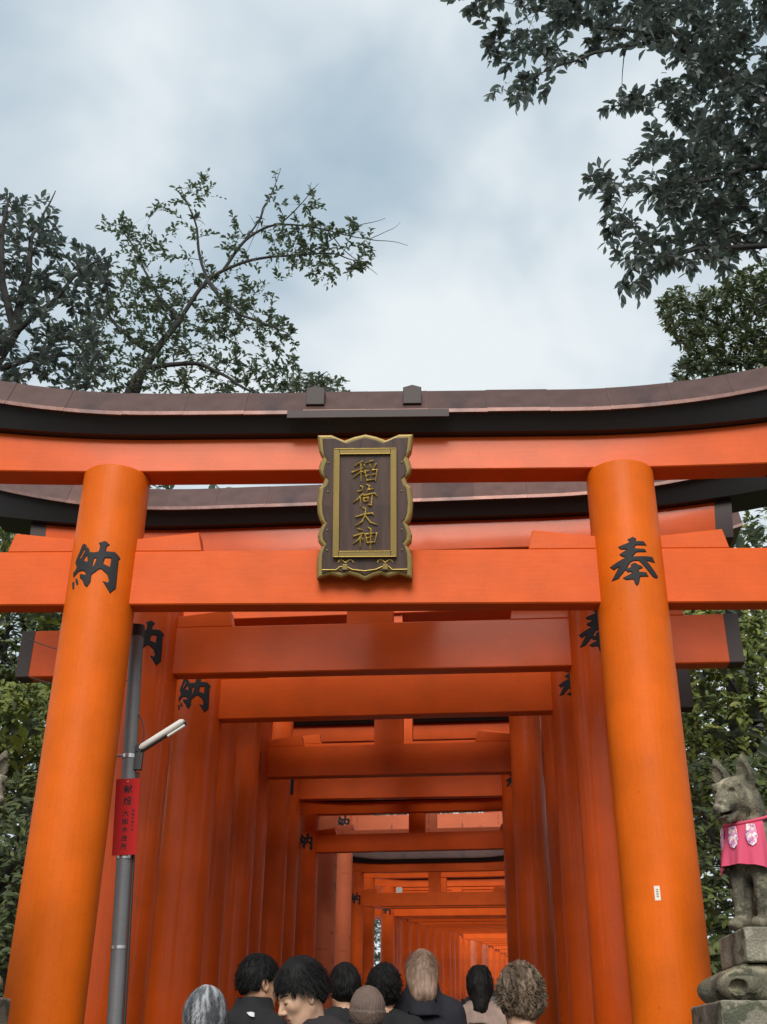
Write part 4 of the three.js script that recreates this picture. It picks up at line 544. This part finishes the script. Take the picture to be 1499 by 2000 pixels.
  person({ px: 752, row: 1893, D: 6.6, face: 176, look: 0, bow: 2, label: 'person with thick bushy black hair behind the beige cap', hair: { color: BLACK, rough: 0.014, thick: 0.032, back: -0.1, side: -0.06, ears: false, locks: 900, curl: 1.4, lift: 1.6 }, coat: { color: [0.01, 0.01, 0.012], collar: 1.5 } });
  person({ px: 824, row: 1857, D: 6.75, face: 182, look: 0, bow: 3, label: 'person with long sandy hair over a navy coat', hair: { color: [0.20, 0.125, 0.085], mix: [0.30, 0.2, 0.15], rough: 0.003, thick: 0.012, long: 0.12, tail: 0.065, ears: false, back: -0.2, side: -0.09, locks: 1800, lockLen: 1.4 }, coat: { color: [0.010, 0.011, 0.018], collar: 1.6, fold: 0.035 } });
  person({ px: 936, row: 1888, D: 7.35, face: 176, look: 0, bow: 2, label: 'person with black hair gathered at the nape and a pale pink jacket', hair: { color: BLACK, rough: 0.006, thick: 0.013, long: 0.14, tail: 0.05, narrow: 1.0, back: -0.14, side: -0.03, locks: 500 }, coat: { color: [0.36, 0.25, 0.21], collar: 1.55, fold: 0.03 } });
  person({ px: 1014, row: 1890, D: 5.0, face: 184, look: 4, bow: 4, label: 'person with tousled light brown curls beside the inner gate pillar', hair: { color: [0.075, 0.05, 0.032], mix: [0.19, 0.13, 0.085], rough: 0.016, thick: 0.022, lump: 0.035, freq: 2.2, back: -0.13, side: -0.08, ears: false, locks: 1800, curl: 2.4, lift: 0.8, lockLen: 0.5 }, coat: { color: [0.035, 0.042, 0.055], collar: 1.5 } });
}

// ------------------------------------------------------------------ trees and shrubs: limbs, twigs and leaves
function leafGeometry(w, bend) {                                // one leaf, length 1 along +y, folded along its midrib
  const rows = [[0, 0.02], [0.22, 0.62], [0.5, 1], [0.78, 0.68], [1, 0]], pos = [], idx = [];
  for (const [y, k] of rows) { const z = -bend * y * y; pos.push(-w / 2 * k, y, z + 0.22 * w * k, 0, y, z, w / 2 * k, y, z + 0.22 * w * k); }
  for (let i = 0; i < 4; i++) { const o = i * 3; idx.push(o, o + 1, o + 3, o + 1, o + 4, o + 3, o + 1, o + 2, o + 4, o + 2, o + 5, o + 4); }
  const g = new THREE.BufferGeometry(); g.setAttribute('position', new THREE.Float32BufferAttribute(pos, 3)); g.setIndex(idx); g.computeVertexNormals(); return g;
}
const LEAF = [leafGeometry(0.42, 0.12), leafGeometry(0.5, 0.2), leafGeometry(0.36, 0.05)];
const inside = (poly, x, y) => { let c = false; for (let i = 0, j = poly.length - 1; i < poly.length; j = i++) { const a = poly[i], b = poly[j]; if ((a[1] > y) !== (b[1] > y) && x < (b[0] - a[0]) * (y - a[1]) / (b[1] - a[1]) + a[0]) c = !c; } return c; };
const leafMat = (color, rough = 0.5, trans = 0.62) => new THREE.MeshPhysicalMaterial({ color, roughness: rough + 0.15, transmission: trans, thickness: 0, side: THREE.DoubleSide });
function tree(o) {
  // o.limbs: world-space polylines of [point, radius]; o.tips: function giving twig tips; o.leaf: length
  const R = rng(o.seed), base = o.foot, t = thing(o.name, o.label, o.category ?? 'tree', base, 0, o.group), rel = (v) => v.clone().sub(base);
  const nodes = [], wood = [], grid = new Map(), C = 0.5, cellOf = (p) => Math.floor(p.x / C) + ',' + Math.floor(p.y / C) + ',' + Math.floor(p.z / C), put = (n) => { nodes.push(n); const k = cellOf(n[0]); if (!grid.has(k)) grid.set(k, []); grid.get(k).push(n); };
  const nearby = (p) => { const X = Math.floor(p.x / C), Y = Math.floor(p.y / C), Z = Math.floor(p.z / C), out = []; for (let a = -1; a < 2; a++) for (let b = -1; b < 2; b++) for (let c = -1; c < 2; c++) { const g = grid.get((X + a) + ',' + (Y + b) + ',' + (Z + c)); if (g) out.push(...g); } return out.length > 3 ? out : nodes; };
  for (const l of o.limbs) {
    const curve = new THREE.CatmullRomCurve3(l.map((q) => q[0])), n = l.length * 7, pts = [], rad = [];
    for (let i = 0; i <= n; i++) { const u = i / n, p = curve.getPoint(u), q = u * (l.length - 1), a = Math.min(l.length - 2, Math.floor(q)); p.add(V(fbm3(p.x * 2, p.y * 2, p.z * 2, 2) - 0.5, 0, fbm3(p.x * 2 + 9, p.y * 2, p.z * 2, 2) - 0.5).multiplyScalar(0.12 * Math.min(1, u * 3))); const r = lerp(l[a][1], l[a + 1][1], q - a); pts.push(p); rad.push(r); put([p, r]); }
    wood.push(tube(pts.map(rel), rad, 8));
  }
  mesh('trunk', wood[0], M.bark, t);
  if (wood.length > 1) mesh('limbs', mergeGeometries(wood.slice(1)), M.bark, t);
  // twigs: shoots that run from the nearest branch to each tip, later ones may start from earlier ones
  const leaves = [], twigs = [];
  for (let i = 0; i < o.count; i++) {
    const tip = o.tip(R, i); let best = 1e9, from = null; for (const n of nearby(tip)) { const d = n[0].distanceToSquared(tip) * (n[0].y > tip.y + 0.1 ? 1.5 : 1); if (d < best) { best = d; from = n; } }
    const len = Math.sqrt(best); if (len < 0.03) continue;
    const a = from[0], mid = a.clone().lerp(tip, 0.5).add(V((R() - 0.5) * 0.25 * len, (o.sag ?? 0.08) * len, (R() - 0.5) * 0.25 * len)), cv = new THREE.QuadraticBezierCurve3(a, mid, tip), pts = cv.getPoints(4), r0 = Math.min(from[1] * 0.7, 0.0045 + 0.006 * len);
    twigs.push(tube(pts.map(rel), [r0, r0 * 0.8, r0 * 0.62, r0 * 0.45, r0 * 0.25], 4, false));
    for (let k = 1; k < pts.length - 1; k++) put([pts[k], r0 * 0.6]);
    if (o.bare && R() < o.bare) continue;
    const span = Math.min(0.95, (o.spray ?? 0.45) / Math.max(len, 0.05)), nl = Math.round((o.leaves ?? 7) * lerp(0.7, 1.3, R())), dir0 = cv.getTangent(1);
    for (let k = 0; k < nl; k++) {
      const u = 1 - span * (k / nl), p = cv.getPoint(u), T = cv.getTangent(u), az = k * 2.4 + R(), out = V(Math.cos(az), 0.25 + 0.5 * R(), Math.sin(az)); const d = T.clone().multiplyScalar(0.5 + 0.5 * R()).add(out.multiplyScalar(k ? 0.9 : 0.2)); d.y += o.droop ?? -0.1; d.normalize();
      const nrm = V((R() - 0.5) * 1.1, 1, (R() - 0.5) * 1.1 + (o.tilt ?? 0)); nrm.addScaledVector(d, -nrm.dot(d)).normalize(); const xAx = V().crossVectors(d, nrm);
      const L = o.leaf * lerp(0.45, 1.2, R()), m = new THREE.Matrix4().makeBasis(xAx, d, nrm).scale(V(L, L, L)).setPosition(rel(p)); leaves.push([m, p, L, R()]);
    }
  }
  mesh('twigs', mergeGeometries(twigs), M.bark, t).userData.kind = 'stuff';
  const big = leaves.map((l, i) => { const q = l[1].clone().project(camera), inF = q.z < 1 && Math.abs(q.x) < 1 && Math.abs(q.y) < 1; return [inF ? l[2] / l[1].distanceTo(camera.position) : 0, i]; }).sort((a, b) => b[0] - a[0]).slice(0, o.singles ?? 300).filter((a) => a[0] > 0), single = new Set(big.map((b) => b[1]));
  const shades = o.colors.map((c) => leafMat(lin(...c), o.rough, o.trans));
  for (const i of single) { const l = leaves[i], m = mesh('leaf', LEAF[i % 3], shades[Math.floor(l[3] * shades.length)], t); m.matrix.copy(l[0]); m.matrix.decompose(m.position, m.quaternion, m.scale); }
  const rest = leaves.filter((_, i) => !single.has(i)); if (!rest.length) return t;
  const im = new THREE.InstancedMesh(LEAF[1], leafMat(lin(1, 1, 1), o.rough, o.trans), rest.length); im.name = 'foliage'; im.userData.kind = 'stuff'; im.castShadow = im.receiveShadow = true;
  rest.forEach((l, i) => { im.setMatrixAt(i, l[0]); const c = o.colors[Math.floor(l[3] * o.colors.length)], v = 0.8 + 0.4 * ((l[3] * 7.3) % 1); im.setColorAt(i, lin(c[0] * v, c[1] * v, c[2] * v)); }); t.add(im); return t;
}
const inPoly = (poly, near, far, bias) => { const xs = poly.map((p) => p[0]), ys = poly.map((p) => p[1]), x0 = Math.min(...xs), x1 = Math.max(...xs), y0 = Math.min(...ys), y1 = Math.max(...ys); return (R) => { for (;;) { const x = lerp(x0, x1, R()), y = lerp(y0, y1, R()); if (inside(poly, x, y) && (!bias || R() < bias(x, y))) return at(x, y, lerp(near, far, R())); } }; };
const limb = (D, list, r0, r1) => list.map(([x, y, d], i) => [at(x, y, d ?? D), lerp(r0, r1, i / (list.length - 1))]);
const trunkTo = (p, dx, dz, r, lean = 0) => { const z = p.z + dz, g = -10; const f = V(p.x + dx, ground(p.z) + 0.5, z); return [[f, r * 1.25], [f.clone().lerp(p, 0.5).add(V(lean, 0, 0)), r * 1.05], [p, r * 0.8]]; };
const DEEPGREEN = [[0.085, 0.125, 0.04], [0.07, 0.105, 0.035], [0.11, 0.15, 0.045], [0.15, 0.18, 0.05]], DARK = [[0.13, 0.165, 0.145], [0.115, 0.15, 0.135], [0.145, 0.18, 0.145], [0.135, 0.17, 0.15]], MID = [[0.125, 0.165, 0.10], [0.105, 0.145, 0.09], [0.145, 0.185, 0.10]], LIGHT = [[0.22, 0.27, 0.045], [0.17, 0.23, 0.04], [0.28, 0.30, 0.055], [0.12, 0.17, 0.035]];
{
  // tree behind the gate whose open crown reaches over its roof
  const D = 12.4, fork = at(350, 625, D), tr = trunkTo(at(262, 770, D), -0.7, -0.3, 0.13); tr.push([at(284, 718, D), 0.062], [fork, 0.042]);
  tree({ name: 'camellia_tree', seed: 11, label: 'open evergreen tree whose long bare twigs reach over the gate roof', foot: tr[0][0], leaf: 0.088, count: 1000, leaves: 10, spray: 0.32, colors: MID, rough: 0.45, bare: 0.05,
    limbs: [tr, limb(D, [[350, 625], [405, 548], [438, 526], [514, 504], [596, 499], [660, 497, 12.2], [725, 512, 12.1]], 0.034, 0.005), limb(D, [[596, 499], [650, 470, 12.5], [700, 440, 12.6], [755, 425, 12.7]], 0.012, 0.003), limb(D, [[547, 439], [590, 400, 12.2], [625, 360, 12]], 0.012, 0.003), limb(D, [[640, 450, 12.6], [690, 500, 12.7], [740, 535, 12.8]], 0.01, 0.003), limb(D, [[720, 468, 12.6], [760, 450, 12.6], [782, 432, 12.6]], 0.006, 0.002), limb(D, [[405, 548], [388, 490], [383, 444], [372, 400, 12.2], [352, 360, 12.1]], 0.026, 0.005), limb(D, [[438, 526], [480, 466], [514, 444], [560, 438], [640, 450, 12.6], [720, 468, 12.6], [800, 478, 12.7]], 0.026, 0.003), limb(D, [[480, 466], [510, 420], [530, 380, 12.7], [548, 330, 12.8]], 0.016, 0.004), limb(D, [[284, 718], [350, 712, 12.1], [394, 714, 12], [450, 738, 11.9], [510, 772, 11.9], [600, 765, 12]], 0.04, 0.006), limb(D, [[350, 625], [300, 560, 12.8], [260, 480, 13], [230, 420, 13.2]], 0.028, 0.005), limb(D, [[405, 548], [450, 600, 12], [510, 630, 11.8], [560, 650, 11.8]], 0.035, 0.006), limb(D, [[300, 690, 12.6], [230, 640, 12.8], [190, 560, 13]], 0.04, 0.007)],
    tip: (() => { const a = inPoly([[175, 405], [240, 395], [290, 430], [300, 350], [330, 370], [380, 320], [440, 350], [460, 400], [540, 325], [560, 350], [630, 370], [640, 410], [620, 430], [560, 560], [540, 590], [560, 620], [580, 650], [590, 720], [680, 745], [640, 775], [150, 775], [130, 640], [230, 560], [200, 470]], 11.6, 13.4, (x, y) => 0.25 + 0.75 * sstep(470, 640, y + (x < 330 ? 60 : 0)));
      const b = inPoly([[560, 400], [640, 440], [700, 420], [740, 450], [735, 520], [690, 545], [640, 560], [560, 530], [520, 470]], 11.9, 12.9); return (R, i) => (i % 8 === 0 ? b(R) : a(R)); })() });
  // nearer tree at the left edge of the view
  const D2 = 10.2, tr2 = trunkTo(at(-70, 800, D2), -0.3, 0.1, 0.15); tr2.push([at(30, 650, D2), 0.08]);
  tree({ name: 'evergreen_tree', seed: 12, label: 'dense dark evergreen tree rising beside the left gate post', foot: tr2[0][0], leaf: 0.115, count: 420, leaves: 9, spray: 0.32, colors: DARK, rough: 0.45,
    limbs: [tr2, limb(D2, [[30, 650], [45, 560], [70, 460, 10.4], [105, 372, 10.5]], 0.06, 0.006), limb(D2, [[30, 650], [100, 590, 10], [160, 520, 9.9], [205, 500, 9.9]], 0.04, 0.006), limb(D2, [[30, 650], [0, 520], [10, 420], [20, 375]], 0.05, 0.006), limb(D2, [[0, 720], [90, 700], [180, 690]], 0.04, 0.006)],
    tip: inPoly([[-80, 380], [10, 375], [40, 395], [100, 352], [118, 400], [120, 460], [170, 480], [215, 495], [225, 560], [190, 640], [215, 770], [-80, 770]], 9.4, 10.9) });
  // far pale tree over the ridge
  const D3 = 26, tr3 = trunkTo(at(650, 790, D3), 0.2, 0, 0.14); tr3[2][0] = at(640, 760, D3);
  tree({ name: 'distant_tree', seed: 13, label: 'small pale tree top just above the roof ridge', foot: tr3[0][0], leaf: 0.13, count: 130, leaves: 9, spray: 0.4, colors: MID, rough: 0.6, singles: 0, limbs: [tr3, limb(D3, [[640, 760], [625, 740], [640, 725]], 0.05, 0.01)], tip: inPoly([[560, 740], [600, 725], [640, 735], [680, 755], [690, 800], [560, 800]], 25, 27) });
  // great tree overhanging from the right
  const D4 = 9.3, T4 = V(5.6, ground(-9.8) + 0.6, -9.8), a0 = at(1640, 330, D4), tr4 = [[T4, 0.34], [V(5.5, 3.2, -9.7), 0.28], [V(5.2, 5.6, -9.5), 0.22], [a0, 0.14]];
  tree({ name: 'overhanging_tree', seed: 14, label: 'great dark evergreen tree overhanging from the right with drooping leaves', foot: T4, leaf: 0.135, count: 1150, leaves: 12, spray: 0.36, colors: DARK, rough: 0.42, droop: -0.55, sag: 0.14,
    limbs: [tr4, limb(D4, [[1640, 330], [1480, 180, 9.8], [1300, 80, 9.6], [1150, 50, 9.4], [1040, 20, 9.3]], 0.06, 0.006), limb(D4, [[1640, 330], [1480, 330, 9], [1340, 360, 8.8], [1230, 370, 9]], 0.05, 0.006), limb(D4, [[1600, 480], [1450, 480, 9.1], [1320, 500, 9], [1270, 540, 9.2]], 0.04, 0.006), limb(D4, [[1560, 240], [1420, 150, 9.6], [1280, 30, 9.8], [1150, -60, 10]], 0.07, 0.01), limb(D4, [[1300, 80, 9.6], [1180, 100, 9.2], [1090, 130, 9], [1030, 160, 9]], 0.03, 0.004), limb(D4, [[1640, 400], [1540, 560, 9.3], [1480, 600, 9.3]], 0.05, 0.007)],
    tip: (() => { const m = inPoly([[840, -60], [870, 0], [900, 20], [950, 40], [945, 90], [965, 140], [945, 195], [990, 215], [1015, 235], [1055, 200], [1085, 160], [1165, 95], [1205, 135], [1290, 95], [1330, 140], [1270, 170], [1165, 205], [1185, 225], [1245, 235], [1225, 270], [1270, 290], [1160, 320], [1125, 365], [1160, 400], [1190, 410], [1155, 460], [1180, 490], [1215, 520], [1185, 570], [1225, 590], [1245, 600], [1280, 555], [1400, 545], [1499, 510], [1640, 520], [1640, -60]], 8.3, 10.2); const d = inPoly([[1060, -60], [1400, -60], [1640, -60], [1640, 500], [1420, 510], [1300, 420], [1290, 250], [1360, 130], [1200, 60], [1080, 60]], 8.6, 10.6); return (R, i) => (i % 2 ? m(R) : d(R)); })() });
  // lighter tree behind it
  const D5 = 15, T5 = V(6.4, ground(-15) + 0.8, -15), tr5 = [[T5, 0.24], [V(6.1, 4, -15), 0.19], [at(1520, 690, D5), 0.12]];
  tree({ name: 'leafy_tree', seed: 15, label: 'lighter green small leaved tree above the right roof end', foot: T5, leaf: 0.125, count: 1300, leaves: 13, spray: 0.45, colors: [[0.14, 0.18, 0.085], [0.11, 0.15, 0.075], [0.17, 0.20, 0.08]], rough: 0.4, tilt: 0.6, trans: 0.4,
    limbs: [tr5, limb(D5, [[1520, 690], [1420, 640], [1340, 610]], 0.07, 0.008), limb(D5, [[1520, 690], [1450, 710], [1350, 720]], 0.06, 0.008), limb(D5, [[1520, 690], [1500, 600], [1480, 540]], 0.07, 0.008), limb(D5, [[1520, 750], [1430, 800], [1380, 850]], 0.06, 0.01)],
    tip: inPoly([[1285, 590], [1310, 565], [1400, 560], [1499, 500], [1580, 490], [1580, 860], [1420, 860], [1330, 770], [1310, 730], [1330, 690], [1300, 650]], 14, 16.2) });
  // greenery either side of the tunnel
  const shrub = (name, label, seed, D, foot, poly, near, far, count, leaf, colors, cat, lim, extra = {}) => { const F = V(foot[0], ground(-D) + foot[1], -D), mx = poly.reduce((s, p) => s + p[0], 0) / poly.length, ys = poly.map((p) => p[1]), m = at(mx, lerp(Math.min(...ys), Math.max(...ys), 0.35), D), tr = [[F, 0.09], [F.clone().lerp(m, 0.55).add(V(0.05, 0, 0.05)), 0.06], [m, 0.03]]; return tree({ name, label, seed, foot: F, leaf, count, leaves: 9, spray: 0.4, colors, category: cat, group: extra.group, limbs: [tr, ...lim.map((l) => limb(D, l, 0.035, 0.006))], tip: inPoly(poly, near, far), rough: extra.rough ?? 0.45, singles: extra.singles, tilt: 0.9, trans: 0.3 }); };
  shrub('maple_tree', 'bright yellow green maple foliage behind the stone fox with the whole bib', 21, 10.5, [3.8, 0.4], [[1310, 1180], [1420, 1190], [1560, 1130], [1620, 1200], [1620, 1620], [1480, 1640], [1340, 1600], [1320, 1330]], 9.6, 11.6, 900, 0.1, LIGHT, 'tree', [[[1480, 1420], [1420, 1330], [1360, 1260]], [[1480, 1420], [1540, 1300], [1560, 1200]], [[1470, 1480], [1400, 1440], [1350, 1460]]]);
  shrub('tall_evergreen', 'dark tall evergreen behind the end of the right roof', 22, 12.6, [5.0, 0.6], [[1330, 1010], [1420, 1000], [1620, 980], [1620, 1420], [1320, 1420]], 12, 14, 800, 0.11, [...LIGHT, ...DEEPGREEN.slice(0, 2)], 'tree', [[[1500, 1300], [1440, 1180], [1400, 1080]], [[1500, 1300], [1560, 1150], [1560, 1040]]]);
  shrub('dark_shrub', 'dark glossy shrub low behind the whole bib fox', 23, 8.6, [3.2, 0.35], [[1330, 1480], [1620, 1480], [1620, 2000], [1380, 2000], [1350, 1700]], 8, 9.6, 700, 0.09, [...DEEPGREEN, LIGHT[1]], 'shrub', [[[1450, 1800], [1400, 1650], [1370, 1560]], [[1480, 1800], [1540, 1650], [1560, 1540]]]);
  shrub('leafy_shrub', 'yellow green leafy shrub seen beside the left pillar', 24, 10.2, [-4.1, 0.4], [[-80, 1320], [30, 1340], [140, 1330], [180, 1400], [150, 1560], [-80, 1600]], 9.4, 11, 500, 0.095, LIGHT, 'shrub', [[[10, 1500], [40, 1420], [80, 1370]], [[0, 1520], [-40, 1440], [-60, 1380]]]);
  shrub('dark_evergreen', 'dark evergreen foliage behind the left end of the second gate', 25, 11.6, [-4.9, 0.5], [[-100, 1030], [60, 1040], [160, 1180], [330, 1200], [330, 1400], [150, 1400], [-100, 1400]], 10.8, 12.8, 650, 0.11, DEEPGREEN, 'tree', [[[0, 1350], [20, 1200], [10, 1090]], [[40, 1360], [140, 1290], [240, 1260]]]);
  shrub('undergrowth_shrub', 'dark undergrowth shrub low beside the left pillar and fox', 26, 9, [-3.9, 0.3], [[-100, 1520], [110, 1520], [100, 1700], [60, 2000], [-100, 2000]], 8.4, 10, 480, 0.09, DEEPGREEN, 'shrub', [[[-20, 1850], [10, 1700], [40, 1600]], [[-40, 1850], [-60, 1700], [-70, 1600]]]);
  // woodland along the tunnel on both sides, closing it in
  let n = 0; const LEFT = 7;
  for (const [side, z, off, h, w] of [[-1, 12.4, 3.4, 7.4, 3.0], [-1, 16.5, 3.6, 8.4, 3.2], [-1, 20.5, 3.6, 8.6, 3.2], [-1, 26, 3.7, 9, 3.4], [-1, 33, 3.9, 9, 3.4], [-1, 42, 4, 9, 3.6], [-1, 54, 3, 10, 4.5], [1, 11.6, 3.5, 6.8, 3.0], [1, 16, 3.6, 8, 3.2], [1, 21, 3.6, 8.2, 3.2], [1, 27, 3.8, 8.6, 3.4], [1, 34, 4, 9, 3.4], [1, 44, 4.2, 9, 3.6], [1, 60, 1, 12, 5.5], [1, 72, -5, 13, 7]]) {
    const F = V(pathX(-z) + side * off, ground(-z) + 0.2, -z), c = F.clone().add(V(side * 0.3, h * 0.52, 0));
    tree({ name: 'woodland_tree', seed: 100 + n, group: 'trees lining the tunnel', label: 'leafy evergreen tree lining the ' + (side < 0 ? 'lamp post' : 'far') + ' side of the tunnel, ' + ORD[side < 0 ? n : n - LEFT] + ' in its row', foot: F, leaf: 0.15 + z * 0.002, count: side < 0 && z < 40 ? 620 : 330, leaves: 12, spray: 0.7, colors: n % 3 ? MID : [...LIGHT, ...MID], rough: 0.5, singles: 0,
      limbs: [[[F, 0.16], [F.clone().lerp(c, 0.6).add(V(0.1, 0, 0.1)), 0.12], [c, 0.08], [c.clone().add(V(0.1 * side, h * 0.35, 0)), 0.03]], [[c, 0.06], [c.clone().add(V(side * w * 0.6, h * 0.12, 0.2)), 0.012]], [[c, 0.06], [c.clone().add(V(-side * w * 0.55, h * 0.15, -0.2)), 0.012]]],
      tip: (Q) => { for (;;) { const x = Q() * 2 - 1, y = Q() * 2 - 1, zz = Q() * 2 - 1; if (x * x + y * y + zz * zz > 1) continue; const q = c.clone().add(V(x * w, y * h * 0.5, zz * w * 1.25)), g = ground(q.z); if (Math.abs(q.x - pathX(q.z)) < 2.5 && q.y - g < 5.3) continue; if (q.y - 1.6 > -q.z * (side < 0 ? 0.535 : 0.5)) continue; return q; } } });
    n++;
  }
}
renderer.render(scene, camera);
